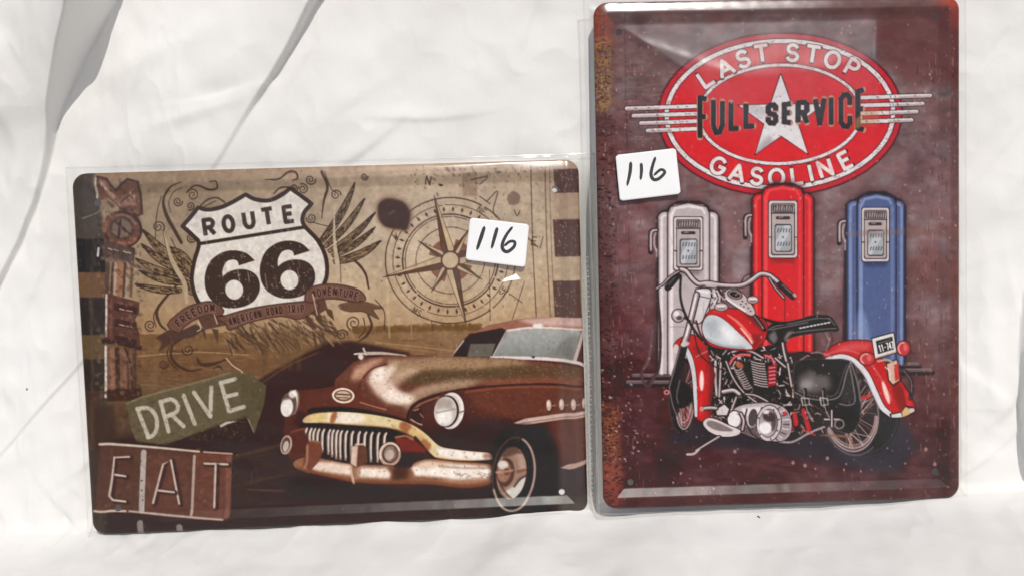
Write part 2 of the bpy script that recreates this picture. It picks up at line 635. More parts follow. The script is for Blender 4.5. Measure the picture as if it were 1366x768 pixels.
    wv.inputs['Detail'].default_value = 2
    mpg = N.new('ShaderNodeMapping')
    mpg.inputs['Scale'].default_value = (1.0, .22, .22)
    nt_.links.new(tc.outputs['Object'], mpg.inputs['Vector'])
    nt_.links.new(mpg.outputs[0], wv.inputs['Vector'])
    bw = N.new('ShaderNodeBump')
    bw.inputs['Strength'].default_value = .35
    bw.inputs['Distance'].default_value = .0002
    nt_.links.new(wv.outputs['Fac'], bw.inputs['Height'])
    bp = N.new('ShaderNodeBump')
    nt_.links.new(bw.outputs[0], bp.inputs['Normal'])
    bp.inputs['Strength'].default_value = .3
    bp.inputs['Distance'].default_value = .002
    nt_.links.new(n3.outputs['Fac'], bp.inputs['Height'])
    nt_.links.new(bp.outputs[0], b.inputs['Normal'])
    o = mesh('white_cloth', P.reshape(-1, 3), grid_faces(len(prof), len(xs)), m)
    o['kind'] = 'structure'
    o['label'] = 'creased white cotton cloth draped behind and under the tin signs'
    return o


cloth = make_cloth()


# ------------------------------------------------------------------ print of the road-trip sign
def paint_road():
    A = Art(80, 198, 800, 728)
    Y, X = np.mgrid[0:A.H, 0:A.W].astype(np.float32) / A.S
    X += A.x0
    Y += A.y0
    n1 = fbm(A.H, A.W, 150, 6, seed=3)
    n2 = fbm(A.H, A.W, 24, 4, seed=4)
    hz = 440 - (X - 480) * .02
    top = lerpc([(215, (160, 136, 114)), (250, (166, 146, 124)), (330, (176, 157, 134)), (400, (178, 153, 124)), (438, (170, 140, 108))])(Y)
    bot = lerpc([(438, (134, 104, 74)), (480, (121, 91, 66)), (530, (102, 77, 58)), (580, (72, 52, 43)), (640, (60, 44, 38)), (720, (54, 42, 37))])(Y)
    im = np.where((Y > hz)[..., None], bot, top)
    pale = np.exp(-((X - 610) / 150) ** 2 - ((Y - 300) / 110) ** 2)  # paler map ground around the compass
    im += (pale * 18)[..., None]
    im -= (sstep(480, 130, X) * 26 * sstep(560, 400, Y))[..., None]
    im += (n1 * 4 + n2 * 3.0)[..., None] * np.array([1, 1, .95])
    A.im = (im / 255).astype(np.float32)
    INK = (68, 48, 39)

    # tree line and field texture
    for i in range(240):
        x = rng.uniform(470, 640)
        A.fill(ell(x, 440 - (x - 480) * .02 + rng.uniform(-4, 3), rng.uniform(2, 5), rng.uniform(1.5, 4)), (108, 78, 46), .5, .6)
    for i in range(420):
        x, y = rng.uniform(180, 640), rng.uniform(445, 540)
        d = rng.uniform(4, 22)
        A.line([(x, y), (x + d, y + rng.uniform(-1, 1.5))], rng.uniform(.6, 2), [(154, 120, 84), (88, 64, 48), (140, 102, 70)][rng.integers(3)], .35, .3)
    A.line([(175, 476), (260, 470), (330, 474)], 1.5, (176, 150, 112), .6)
    A.line([(500, 457), (560, 463), (610, 469)], 2.0, (176, 136, 92), .6, .5)
    A.line([(520, 463), (580, 470)], 1.5, (170, 128, 88), .5, .5)

    # wagon-like dark mass behind the car and the dark road
    A.fill([(300, 540), (345, 506), (400, 474), (432, 457), (468, 455), (500, 461), (545, 470), (560, 500), (440, 560), (380, 610), (300, 640), (220, 640), (150, 640), (150, 600), (300, 580)], (58, 36, 29), 1, 3)
    A.fill([(120, 590), (330, 560), (400, 590), (420, 660), (790, 690), (790, 730), (80, 730), (90, 600)], (54, 39, 33), .9, 6)
    for p in ([(318, 522), (372, 486), (428, 462)], [(330, 524), (380, 490), (424, 470)], [(306, 520), (366, 482), (424, 459)]):
        A.line(p, 2.2, (112, 84, 62), .55, .8)
    A.line([(300, 614), (350, 600), (390, 590)], 5, (90, 66, 54), .5, 2)
    A.line([(310, 650), (350, 640), (392, 632)], 3, (84, 62, 52), .5, 1.5)
    A.line([(330, 654), (380, 656)], 2, (120, 92, 78), .5, 1)
    for i in range(90):
        x, y = rng.uniform(300, 420), rng.uniform(600, 690)
        A.line([(x, y), (x + rng.uniform(6, 26), y - rng.uniform(0, 6))], 1.6, (84, 60, 48), .3, .6)

    # film strip squares down both sides
    A.fill([(80, 200), (130, 200), (124, 240), (140, 320), (141, 470), (141, 730), (80, 730)], (66, 58, 53), .85, 3)
    for y0, y1, c in ((318, 363, (46, 42, 42)), (363, 396, (112, 84, 62)), (396, 446, (52, 46, 44)), (446, 478, (98, 80, 56)), (478, 520, (54, 46, 42)), (520, 600, (74, 56, 48)), (600, 690, (66, 52, 46))):
        A.fill([(90, y0), (137, y0 + 1), (138, y1 + 1), (90, y1)], c, .92, .7)
    for y in np.arange(320, 590, 7):
        A.line([(122 + rng.uniform(-3, 3), y), (124 + rng.uniform(-4, 4), y + 14)], 2.5, (96, 78, 64), .35, 1)
    A.line([(110, 292), (125, 285), (132, 280)], 1, (176, 160, 150), .7)
    for x, c, wd in ((710, INK, 1.4), (729, (112, 88, 72), 1.8), (735, (120, 96, 80), 1.2)):
        A.line([(x - 2, 216), (x + 1, 330), (x + 6, 428)], wd, c, .75, smooth=0)
    for y0, y1 in ((226, 258), (293, 343), (375, 425)):
        A.fill([(738, y0), (774, y0 - 1), (776, y1 - 1), (741, y1)], (86, 60, 54), .95, .6)
        for i in range(30):
            A.fill(ell(rng.uniform(740, 772), rng.uniform(y0, y1), .8, 1.4), (165, 140, 118), .6)
    A.fill([(739, 258), (774, 258), (775, 293), (740, 293)], (160, 132, 112), .5, 1)
    A.fill([(616, 231), (636, 230), (637, 262), (617, 262)], (128, 98, 82), .5, 1)
    A.fill(spl([(677, 262), (685, 255), (694, 261), (692, 271), (684, 274), (678, 270)], 5, True), (126, 100, 88), .9, .5)
    for i in range(260):
        x, y = rng.uniform(520, 735), rng.uniform(220, 430)
        A.fill(ell(x, y, rng.uniform(.3, 1.3), rng.uniform(.3, 1.3)), (104, 78, 62), .55)
    for i in range(70):
        x, y = rng.uniform(540, 735), 222 + abs(rng.normal(0, 16))
        A.fill(ell(x, y, rng.uniform(.8, 3), rng.uniform(.6, 1.6), rng.uniform(0, 90)), (96, 72, 58), .6, .2)
    A.line([(575, 428), (577, 440)], 1.3, INK, .7)
    A.line([(653, 360), (654, 428)], 1.2, INK, .6)
    A.line([(548, 425), (549, 452)], 1.4, (160, 134, 100), .8)
    A.line([(516, 380), (519, 450)], 2.6, (196, 172, 134), .45, .8)
    A.line([(700, 376), (683, 428)], 1.2, INK, .7)
    A.line([(680, 392), (697, 404)], 1.4, INK, .7)

    # compass rose
    cx, cy = 600.5, 347.5
    for r, wd, al in ((87, 2.0, .85), (77, 1.3, .75), (64, 2.2, .9), (60.5, 1.3, .85), (46, 1.5, .75)):
        a = 0.0
        while a < 360:
            d = rng.uniform(14, 60)
            A.line(ell(cx, cy, r, r * .965, 0, a, min(360, a + d), 20), wd, INK, al * rng.uniform(.75, 1), smooth=0)
            a += d + rng.uniform(.8, 4)
    for k in range(36):
        t = R(k * 10 + 3)
        x, y = cx + 70.5 * math.cos(t), cy + 68.5 * math.sin(t)
        d = np.array([math.cos(t), math.sin(t)])
        e = np.array([-d[1], d[0]])
        A.fill([(x + d[0] * 4, y + d[1] * 4), (x + e[0] * 1.9, y + e[1] * 1.9), (x - d[0] * 4, y - d[1] * 4), (x - e[0] * 1.9, y - e[1] * 1.9)], INK, .85)
    for k in range(4):
        A.fill(np.vstack([ell(cx, cy, 30, 29, 0, k * 90 + 14, k * 90 + 80, 14), [(cx, cy)]]), (126, 82, 64), .9)

    def point(deg, ln, bw, br):
        t = R(deg)
        d = np.array([math.cos(t), math.sin(t)])
        e = np.array([-d[1], d[0]])
        c0 = np.array([cx, cy])
        tip, b = c0 + d * ln, c0 + d * br
        A.fill([tip, b + e * bw, c0, b - e * bw], (190, 166, 136))
        A.fill([tip, b - e * bw, c0], (96, 68, 54))
        A.lines([[tip, b + e * bw], [tip, b - e * bw], [tip, c0]], .8, INK, .8)
    for k in range(4):
        point(k * 90 + 31, 50, 5, 15)
    for k, ln in ((256, 90), (346, 88), (76, 89), (166, 94)):
        point(k, ln, 8.5, 15)
    A.fill(ell(cx, cy, 13, 13), (92, 64, 52))
    A.fill(ell(cx, cy, 10.6, 10.6), (192, 170, 142))

    def small(txt, x, y, h, rot, wd=1.2, col=INK, a=.85, sp=1.0):
        c, s_ = math.cos(R(rot)), math.sin(R(rot))
        for i, ch in enumerate(txt):
            k = (i - (len(txt) - 1) / 2) * h * .85 * sp
            if ch in GL:
                glyph(A, ch, boxfn(x + k * c, y + k * s_, h * .55, h, rot), wd, col, a)
    small('N', 571, 241, 11, 10, 1.8)
    A.fill(ell(588, 247, 3, 1.6), INK)
    small('NE', 643, 281, 8, 35)
    small('MS', 556, 416, 8, 30)
    small('SE', 672, 389, 8, -50)
    small('W', 527, 316, 9, -25)
    small('E', 713, 322, 11, 10, 1.5)
    A.line([(703, 316), (718, 330)], 1.5, INK, .8)
    A.line([(725, 316), (721, 331)], 1.3, INK, .7)
    for p in ([(650, 268), (664, 255), (658, 280), (662, 290)], [(628, 240), (650, 236), (640, 246)], [(640, 262), (654, 272)], [(686, 280), (690, 288), (694, 281)]):
        A.line(p, 1.6, INK, .75)
    # burn mark
    b = [(501, 284), (503, 270), (514, 263), (528, 264), (541, 270), (549, 284), (547, 300), (543, 309), (532, 308), (515, 305), (505, 297)]
    A.fill(b, (120, 88, 70), .9, 4, 5)
    A.fill([(524 + (x - 524) * .9, 287 + (y - 287) * .9) for x, y in b], (70, 50, 44), .97, 1.6, 5)
    A.line([(518, 286), (526, 281)], 1, (150, 120, 100), .7)

    # ornamental swirls
    for p, wd in (([(240, 324), (231, 308), (219, 285), (216, 265), (226, 250), (242, 243)], [3.4, 4.2, 2.5, 1]),
                  ([(249, 256), (256, 249), (265, 248), (277, 253), (288, 251), (288, 242), (279, 243)], [1, 2.6, 1]),
                  ([(205, 318), (207, 285), (213, 262)], 1), ([(243, 250), (230, 256), (223, 270), (226, 284)], .9),
                  ([(354, 240), (372, 239), (384, 230), (394, 230), (397, 238), (390, 241)], [1, 3, 1]),
                  ([(429, 229), (436, 248), (431, 268), (428, 291)], [3, 3, 1]), ([(433, 229), (441, 252), (447, 256)], 1),
                  ([(266, 274), (276, 266), (288, 264), (298, 270)], 1.8), ([(270, 276), (286, 268)], 1.2),
                  ([(364, 258), (372, 251), (384, 250), (396, 256)], 1.8), ([(366, 262), (378, 255), (390, 256)], 1),
                  ([(240, 374), (219, 397), (207, 415), (211, 432), (219, 440)], [2, 3.6, 2]), ([(232, 382), (214, 402), (203, 420), (206, 436)], 1.2),
                  ([(242, 451), (228, 462), (227, 478), (240, 491), (254, 495), (267, 492)], [2, 3.2, 1.4]), ([(236, 452), (222, 466), (224, 482), (236, 494)], 1.2),
                  ([(261, 477), (266, 486), (282, 486), (299, 480)], [1.5, 4.4, 2]), ([(283, 492), (290, 489), (296, 494)], [1, 3, 1]),
                  ([(224, 468), (240, 470), (262, 466)], 1.1),
                  ([(490, 419), (495, 434), (488, 448), (476, 456)], [2, 3.2, 1]), ([(484, 424), (486, 440), (478, 450)], 1.2),
                  ([(446, 343), (470, 347), (486, 364), (491, 385)], [1, 3, 2]), ([(500, 400), (512, 416), (512, 440)], 1.1),
                  ([(226, 318), (236, 340), (236, 352)], 1), ([(413, 296), (428, 300), (440, 303)], 1)):
        A.line(p, np.asarray(wd) * 1.25, INK, .9)
    for x, y, r, a0, sg in ((235, 269, 6.5, 0, 1), (209, 303, 8.5, 40, -1), (255, 260, 8.5, 200, 1), (253, 318, 6.5, 20, 1), (252, 275, 6, 120, -1),
                            (414, 240, 7, 0, 1), (403, 252, 7, 250, 1), (414, 291, 7, 180, -1), (447, 260, 7, 0, -1), (198, 434, 8, 60, 1),
                            (249, 467, 8, 180, -1), (471, 431, 10, 120, 1), (455, 447, 8, 0, -1), (216, 486, 6.5, 0, 1), (486, 236, 5, 0, 1), (392, 250, 5, 0, 1)):
        A.spiral(x, y, r, 1.6, INK, 1.7, a0, sg, .85)

    # wings behind the shield
    def feather(b0, tip, wd, bend):
        b0, tip = np.array(b0, float), np.array(tip, float)
        d = tip - b0
        L = np.linalg.norm(d)
        e = np.array([-d[1], d[0]]) / L
        t = np.linspace(0, 1, 12)[:, None]
        mid = b0 + d * t + e * bend * np.sin(math.pi * t)
        wv = wd * np.sin(math.pi * np.clip(t * .86 + .14, 0, 1)) ** .7
        poly = np.vstack([mid + e * wv, (mid - e * wv)[::-1]])
        A.fill(poly, (136, 112, 84))
        for i in range(int(L * 1.0)):
            u = rng.uniform(.02, .95)
            p = b0 + d * u + e * (bend * math.sin(math.pi * u) + rng.uniform(-1, 1) * wd * .8 * math.sin(math.pi * (u * .86 + .14)))
            q = p + d / L * rng.uniform(2, 6) + e * rng.uniform(-1.5, 1.5)
            A.line([p, q], rng.uniform(.6, 1.4), (58, 42, 34), .8)
        A.line(poly, 1.2, (52, 38, 31), .95, smooth=0, closed=True)
    for b0, tip, wd, bd in (((424, 326), (473, 243), 5, 5), ((432, 330), (486, 264), 4.6, 4), ((437, 336), (500, 283), 4.4, 5), ((442, 342), (500, 303), 4.2, 4), ((444, 350), (508, 321), 5.5, 5), ((430, 318), (456, 280), 4, 3)):
        feather(b0, tip, wd, bd)
    for b0, tip, wd, bd in (((250, 358), (188, 306), 6, -5), ((246, 364), (186, 325), 5, -4), ((246, 371), (178, 345), 5, -4), ((244, 378), (183, 361), 4.6, -3), ((240, 388), (177, 379), 4.6, -3), ((252, 352), (226, 330), 6, 0), ((256, 372), (240, 346), 6, 0), ((256, 392), (243, 372), 6, 0)):
        feather(b0, tip, wd, bd)
    A.line([(215, 310), (227, 348), (244, 378), (247, 404)], [2, 7, 6, 4], (176, 156, 130), .95)
    A.line([(215, 310), (224, 348), (240, 378)], 1, INK, .8)
    A.line([(445, 276), (445, 320), (449, 352), (450, 378)], [1.5, 4, 6, 4], (186, 168, 144), .95)
    A.line([(449, 320), (453, 352), (454, 378)], 1, INK, .8)
    # scribbly plumes under the banners
    for i in range(200):
        x = rng.uniform(296, 440)
        y = 432 - (x - 300) * .09 + rng.uniform(-2, 30)
        A.line([(x, y), (x + rng.uniform(2, 16), y + rng.uniform(4, 18))], rng.uniform(1, 3), [(72, 52, 42), (150, 124, 92), (86, 64, 50)][rng.integers(3)], .7, .2)
    for p in ([(262, 436), (272, 440), (273, 456), (268, 444)], [(280, 438), (290, 440), (289, 462), (284, 446)], [(418, 416), (428, 420), (430, 437), (420, 426)], [(432, 410), (442, 414), (445, 428), (436, 420)], [(404, 418), (414, 424), (420, 440), (408, 430)]):
        A.fill(p, (86, 62, 50), .95)
    for x in (352, 375, 384, 396):
        A.line([(x, 440), (x + 2, 492)], [10, 6], (98, 74, 52), .5, 2)

    # letters of the motel sign on the left edge
    DK, BR, PK = (72, 50, 44), (108, 76, 64), (150, 116, 100)
    A.line([(128, 236), (127, 264)], 2.6, (186, 178, 172), .9)
    A.fill([(129, 236), (142, 239), (153, 254), (164, 243), (172, 238), (184, 243), (187, 285), (180, 289), (174, 281), (158, 279), (142, 264), (130, 268)], BR)
    A.line([(129, 236), (142, 239), (153, 254), (170, 239), (184, 243), (187, 285), (180, 289), (174, 281), (158, 279)], 3.6, DK, .95, .4, smooth=0)
    A.fill([(134, 240), (140, 242), (156, 268), (176, 254), (180, 274), (156, 275), (140, 258)], PK, .85, 1)
    A.line([(134, 242), (144, 256), (154, 270)], 2.4, (180, 148, 130), .8, .5)
    A.line([(158, 270), (168, 262), (178, 254)], 2.4, (70, 48, 42), .9, .4)
    for x, y in ((172, 258), (176, 262), (136, 247), (140, 252)):
        A.fill(ell(x, y, 1.8, 2.4), (205, 180, 166), .8, .4)
    A.fill(ell(161, 306, 27, 25, 20), DK)
    A.fill(ell(161, 306, 23, 21, 20), BR)
    A.fill(ell(160, 305, 17, 16, 20), (84, 66, 58))
    A.fill(ell(160, 305, 13, 12, 20), (116, 98, 86))
    A.lines([[(152, 296), (170, 312)], [(158, 295), (156, 316)]], 3.4, (64, 46, 42), .9)
    A.line(ell(160, 305, 23, 21, 20, 20, 110, 16), 5.5, (150, 102, 80), .8, .8, 0)
    A.line(ell(160, 305, 23, 21, 20, 150, 220, 16), 6, (144, 100, 78), .7, 1, 0)
    A.line(ell(160, 305, 20, 18, 20, 230, 320, 16), 2, (150, 122, 104), .7, .5, 0)
    A.fill([(136, 320), (178, 332), (176, 354), (134, 344)], (86, 70, 64))
    A.line([(134, 344), (178, 354), (200, 364)], 5, (112, 96, 88), .8, 1, 0)
    for x in (142, 150, 162, 168):
        A.line([(x, 331 + (x - 140) * .2), (x + 5, 333 + (x - 140) * .2)], 1.4, (196, 184, 174), .8)
    A.line([(129, 331), (128, 342)], 2.4, (208, 204, 200), .9)
    for x, wd, c in ((142, 5, (86, 66, 58)), (148, 4, DK), (152, 3.4, (172, 150, 134)), (158, 7, (150, 104, 82)), (164, 3.5, DK), (168, 3, (158, 138, 120)), (174, 4, (98, 78, 66))):
        A.line([(x, 352), (x - 2, 395)], wd, c, .9, .5)
    A.fill([(154, 352), (164, 353), (160, 366), (155, 362)], (156, 108, 84), .8, 1.5)
    A.fill([(139, 391), (184, 403), (183, 418), (178, 426), (184, 446), (184, 464), (137, 456)], (92, 62, 54))
    for y in (404, 425, 447):
        A.fill([(150, y), (180, y + 6), (180, y + 15), (150, y + 10)], (64, 42, 38), .95, .8)
        A.line([(157, y + 8), (163, y + 9.5)], 1.6, (196, 170, 160), .85)
        A.line([(166, y + 10), (174, y + 11.5)], 1.6, (186, 156, 146), .8)
    A.line([(146, 400), (145, 448)], 3, (136, 82, 70), .6, 1)
    A.line([(139.5, 393), (139, 448)], 2.6, (204, 192, 186), .95)
    A.line([(136, 455), (160, 458), (184, 464)], 7, (58, 40, 36), .95, .6)
    A.fill([(139, 462), (182, 468), (180, 530), (138, 526)], (112, 82, 66), .9)
    for x, wd, c in ((147, 6, (142, 104, 84)), (154, 6, (62, 44, 38)), (164, 5, (124, 92, 74)), (168, 3, (80, 58, 48)), (177, 5, (78, 56, 46))):
        A.line([(x, 466), (x + 1, 524)], wd, c, .85, .7)
    A.line([(164, 464), (172, 486), (174, 520)], 2.6, (64, 46, 40), .9)
    A.line([(138.5, 462), (139, 530)], 3.0, (204, 194, 188), .95)
    A.fill([(140, 520), (186, 518), (188, 534), (140, 536)], (62, 42, 36), .9, 1)
    A.line([(117, 527), (140, 524)], 4, (78, 48, 42), .8, 1)
    A.fill([(126, 545), (150, 540), (152, 596), (128, 600)], (64, 48, 42), .7, 3)

    for i in range(520):
        x, y = rng.uniform(128, 186), rng.uniform(236, 532)
        A.fill(ell(x, y, rng.uniform(.6, 4), rng.uniform(.6, 3), rng.uniform(0, 90)), [(70, 50, 44), (120, 92, 78), (60, 44, 40), (150, 118, 100)][rng.integers(4)], .35, .4)
    # shield
    pcs = ([(241.5, 302), (252, 290), (262.5, 277)], [(262.5, 277), (275, 280), (292, 277), (308, 270), (326, 259.5)], [(326, 259.5), (339, 266), (357, 267.5), (373, 261), (386, 251)],
           [(386, 251), (400, 261), (414.5, 272)], [(414.5, 272), (404, 285), (404, 300), (422, 320), (433, 342), (435, 366), (428, 384), (414, 396), (400, 405), (344, 412), (320, 418), (298, 423), (278, 416), (262, 402), (254, 376), (257, 350), (263.5, 326), (257, 316), (241.5, 302)])
    sh = np.vstack([spl(p, 6)[:-1] for p in pcs])
    A.fill(sh, (214, 206, 197))
    A.setclip(sh)
    for i in range(90):
        x, y = rng.uniform(245, 435), rng.uniform(255, 420)
        A.fill(ell(x, y, rng.uniform(1, 9), rng.uniform(1, 7), rng.uniform(0, 90)), (186, 174, 162), .25, 1.5)
    A.line([(259, 326.3), (406, 303)], 4.8, (64, 48, 41), 1)
    A.setclip()
    A.line(sh, 5.6, (64, 48, 41), 1, smooth=0, closed=True)
    for ch, x, y, wd in (('R', 277, 303, 12), ('O', 303, 298.8, 12.5), ('U', 330.3, 293.6, 12), ('T', 355.5, 289, 13), ('E', 383.5, 285.8, 10.5)):
        glyph(A, ch, boxfn(x, y, wd, 20, -9), 5.8, (70, 54, 47))
    six = Zm(190, 330, 4.8, [(712, 86), (660, 40), (580, 20), (500, 35), (430, 85), (395, 160), (390, 240), (412, 310), (460, 360), (540, 390), (640, 380), (710, 340), (745, 270), (735, 200), (690, 155), (620, 140), (550, 155), (505, 187)])
    six2 = Zm(190, 330, 4.8, [(505, 187), (507, 140), (530, 95), (570, 80), (600, 90), (610, 118)])
    for dx, dy in ((0, 0), (74, -13)):
        outer = np.vstack([spl(six, 5), spl(six2, 5)]) + (dx, dy)
        A.fill([outer, ell(310.8 + dx, 386.7 + dy, 11.9, 13, -8)], (66, 49, 42), eo=True)
    A.setclip(sh)
    for i in range(46):
        x, y = rng.uniform(268, 425), rng.uniform(325, 412)
        L = rng.uniform(3, 20)
        A.line([(x, y), (x + L * .16, y + L)], rng.uniform(.5, 1.1), (190, 176, 162), .55)
    for i in range(150):
        A.fill(ell(rng.uniform(268, 425), rng.uniform(325, 412), rng.uniform(.4, 1.4), rng.uniform(.4, 1)), (186, 172, 158), .6)
    for i in range(26):
        x, y = rng.uniform(262, 425), rng.uniform(268, 320)
        A.line([(x, y), (x + 1.5, y + rng.uniform(2, 8))], .8, (196, 184, 172), .6)
    A.setclip()

    # banners
    BN, BD = (108, 76, 64), (70, 48, 41)
    A.fill([(205, 451), (222, 440), (238, 442), (259, 432), (272, 440), (255, 450), (243, 452), (230, 456), (209, 470), (214, 456)], (80, 58, 50), 1, .3)
    A.fill([(451, 407), (470, 402), (488, 403), (511, 411), (497, 413), (505, 426), (484, 416), (466, 416), (455, 413)], (104, 76, 58), 1, .3)
    A.line([(451, 407), (470, 402), (488, 403), (511, 411), (497, 413), (505, 426), (484, 416), (466, 416), (455, 413)], 1, BD, .8, closed=True)
    A.fill([(262, 424), (292, 418), (300, 434), (270, 440)], (92, 66, 56))
    A.fill([(404, 402), (432, 398), (436, 412), (420, 422), (404, 414)], (92, 64, 54))
    ban = ([(221, 433), (242, 413), (263, 404.5), (282, 402.5), (297, 414), (290, 422), (277, 420), (259, 426), (244, 436), (236, 444)],
           [(288, 424), (300, 420.5), (330, 412), (370, 405.5), (414, 402), (424, 410), (399, 426), (372, 422), (330, 430.5), (305, 440.5), (299, 432)],
           [(405, 399), (412, 384.5), (434, 379), (459, 381), (480, 388), (487, 400), (472, 403), (447, 399), (427, 400), (414, 404)])
    for p in ban:
        A.fill(p, BN, 1, 0, 3)
        A.line(p, 1.5, BD, .95, smooth=3, closed=True)

    def path_text(txt, P, h, wd, col, out):
        P = spl(P, 14)
        L = np.r_[0, np.cumsum(np.linalg.norm(np.diff(P, axis=0), axis=1))]
        for i, ch in enumerate(txt):
            if ch == ' ':
                continue
            u = (i + .5) / len(txt) * L[-1]
            x, y = np.interp(u, L, P[:, 0]), np.interp(u, L, P[:, 1])
            x2, y2 = np.interp(u + 1, L, P[:, 0]), np.interp(u + 1, L, P[:, 1])
            rot = math.degrees(math.atan2(y2 - y, x2 - x))
            glyph(A, ch, boxfn(x, y, L[-1] / len(txt) * .5, h, rot), wd, col, 1, outline=(out, .9))
    path_text('FREEDOM', [(233, 434), (250, 420), (268, 412), (286, 411)], 9.5, 1.9, (58, 38, 33), (138, 104, 90))
    path_text('AMERICAN ROAD TRIP', [(303, 430), (335, 421), (370, 414), (405, 412)], 10, 1.7, (58, 38, 33), (138, 104, 90))
    path_text('ADVENTURE', [(414, 393), (434, 389), (456, 391), (478, 396)], 9.5, 1.7, (58, 38, 33), (142, 106, 92))
    for p in ([(262, 428), (266, 438), (261, 442)], [(284, 420), (288, 432)], [(416, 392), (422, 420)], [(300, 478), (309, 488), (322, 497), (313, 500)]):
        A.line(p, 1.4, (206, 186, 164), .85)

    # DRIVE arrow board
    dv = [(166, 538), (187, 529), (250, 512), (304, 497), (331, 499), (354, 515), (351, 539), (338, 578), (327, 558), (290, 568), (219, 594), (180, 590), (172, 572)]
    A.fill(dv, (96, 85, 65), 1, .4)
    A.setclip(dv)
    for i in range(800):
        x, y = rng.uniform(165, 355), rng.uniform(495, 595)
        A.fill(ell(x, y, rng.uniform(.5, 3.5), rng.uniform(.4, 1.6), -17), [(122, 110, 88), (74, 64, 48), (108, 96, 74)][rng.integers(3)], .4, .2)
    A.fill([(310, 495), (356, 500), (356, 545), (330, 580), (322, 540)], (78, 70, 50), .45, 8)
    A.line([(166, 538), (187, 529), (250, 512), (304, 497)], 5, (146, 136, 106), .5, 1.4)
    A.line([(176, 588), (219, 593), (290, 567), (327, 557)], 3, (70, 58, 44), .7, 1)
    A.setclip()
    GR = (184, 175, 160)
    for st in ([(181, 546), (196, 584)], [(181, 546), (196, 545), (206, 556), (207, 572), (202, 581), (195, 584)],
               [(212, 536), (223, 576)], [(212, 537), (226, 533), (235, 540), (233, 550), (220, 556)], [(226, 553), (243, 569)],
               [(243, 528), (258, 566)], [(257, 524), (279, 556)], [(279, 555), (280, 517)],
               [(293, 511), (304, 549)], [(293, 511), (312, 506)], [(298, 530), (314, 526)], [(304, 549), (324, 543)]):
        A.line(st, 5.4, GR, .97, .3, smooth=4 if len(st) > 3 else 0)
    for i in range(520):
        A.fill(ell(rng.uniform(176, 326), rng.uniform(505, 588), rng.uniform(.4, 1.3), rng.uniform(.4, 1.2)), (104, 95, 72), .6)
    A.fill([(291, 568), (300, 563), (316, 562), (302, 566), (293, 571)], (200, 190, 176), .9, .3)
    A.line([(330, 560), (337, 577)], 1.6, (140, 130, 108), .8)

    # EAT board
    A.fill([(134, 592), (264, 603), (308, 606), (304, 693), (250, 690), (126, 682)], (86, 58, 48), .96, .5)
    A.fill([(258, 606), (306, 606), (302, 692), (254, 688)], (106, 64, 51), .7, 2)
    A.fill([(198, 606), (252, 610), (248, 684), (192, 680)], (100, 62, 50), .6, 3)
    A.fill([(300, 610), (308, 608), (306, 690), (299, 690)], (140, 94, 78), .5, 1)
    for i in range(300):
        x, y = rng.uniform(132, 304), rng.uniform(600, 685)
        A.fill(ell(x, y, rng.uniform(.6, 5), rng.uniform(.6, 3), rng.uniform(0, 180)), [(74, 48, 41), (122, 78, 62)][rng.integers(2)], .3, .5)
    LT = (196, 178, 166)
    for st in ([(170, 610), (150, 611), (147, 640), (144, 662), (148, 668), (165, 670)], [(151, 634), (165, 636)],
               [(202, 672), (215.5, 620), (226, 614.5), (237, 673)], [(209, 655), (230, 657.5)], [(271, 619), (302, 620)], [(286, 621), (284, 678)]):
        A.line(np.array(st) + (2.4, 1.2), 7, (58, 36, 31), .85, 1.2, 0)
        A.line(st, 2.8, LT, .96, .15, 0)
    A.line([(133, 592), (200, 597), (264, 603)], [3.4, 2.4], (202, 186, 172), .95, .2)
    A.line([(270, 603.5), (308, 606)], 2.2, (190, 160, 148), .9, .2)
    A.line([(125, 681.5), (165, 683)], 3, (190, 174, 162), .95, .2)
    A.line([(170, 683), (230, 688), (297, 692.5)], 2.4, (190, 166, 154), .9, .2)
    A.line([(189.6, 604), (186.5, 682)], 7.4, (172, 162, 156), .95, .3)
    A.line([(257.5, 609), (254, 687)], 3.6, (174, 156, 146), .92, .3)
    for p in ((186, 616), (187, 642), (187, 655), (188, 668)):
        A.fill(ell(p[0], p[1], 1.2, 1.2), (90, 70, 62))
    A.line([(187, 697), (187, 714)], 8, (150, 143, 138), .8, .5)
    A.line([(239, 702), (239, 711)], 8, (150, 143, 138), .8, .5)

    # ---- the old car
    z = lambda p: Zm(360, 410, 3.105, p)
    body = [(394, 521), (424, 519), (445, 516), (446, 506), (456, 497), (471, 482), (489, 477.5), (521, 474.5), (560, 474), (602, 476), (614, 457), (627, 445), (651, 434), (698, 425), (740, 423), (790, 424), (790, 660), (720, 664), (700, 660), (668, 656), (640, 640), (560, 655), (430, 640), (384, 612), (376, 590), (378, 556), (388, 545)]
    A.fill(body, (80, 45, 37), 1, .4)
    A.setclip(body)
    # lower side in shade, rust on the upper side
    A.fill([(560, 575), (640, 560), (720, 560), (790, 575), (790, 690), (560, 690)], (50, 28, 24), .95, 14)
    A.fill([(600, 575), (790, 560), (790, 660), (640, 660)], (56, 31, 27), .6, 8)
    A.fill([(620, 520), (700, 512), (790, 514), (790, 552), (700, 560), (640, 552)], (106, 60, 47), .75, 8)
    A.fill([(730, 560), (790, 552), (790, 620), (750, 620)], (104, 60, 50), .8, 8)
    # roof and glass
    A.fill([(600, 477), (614, 456), (628, 445), (652, 433), (700, 424), (790, 421), (790, 442), (714, 437), (672, 441), (650, 470), (640, 478)], (146, 98, 80), 1, .5)
    A.fill([(690, 427), (740, 422), (790, 422), (790, 436), (720, 435)], (206, 176, 168), .85, 3)
    A.fill(z([(750, 205), (790, 145), (830, 110), (960, 85), (980, 95), (920, 208)]), (50, 33, 30), 1, .4)
    A.fill(z([(828, 152), (936, 150), (916, 206), (815, 206)]), (104, 99, 90), .95, .5)
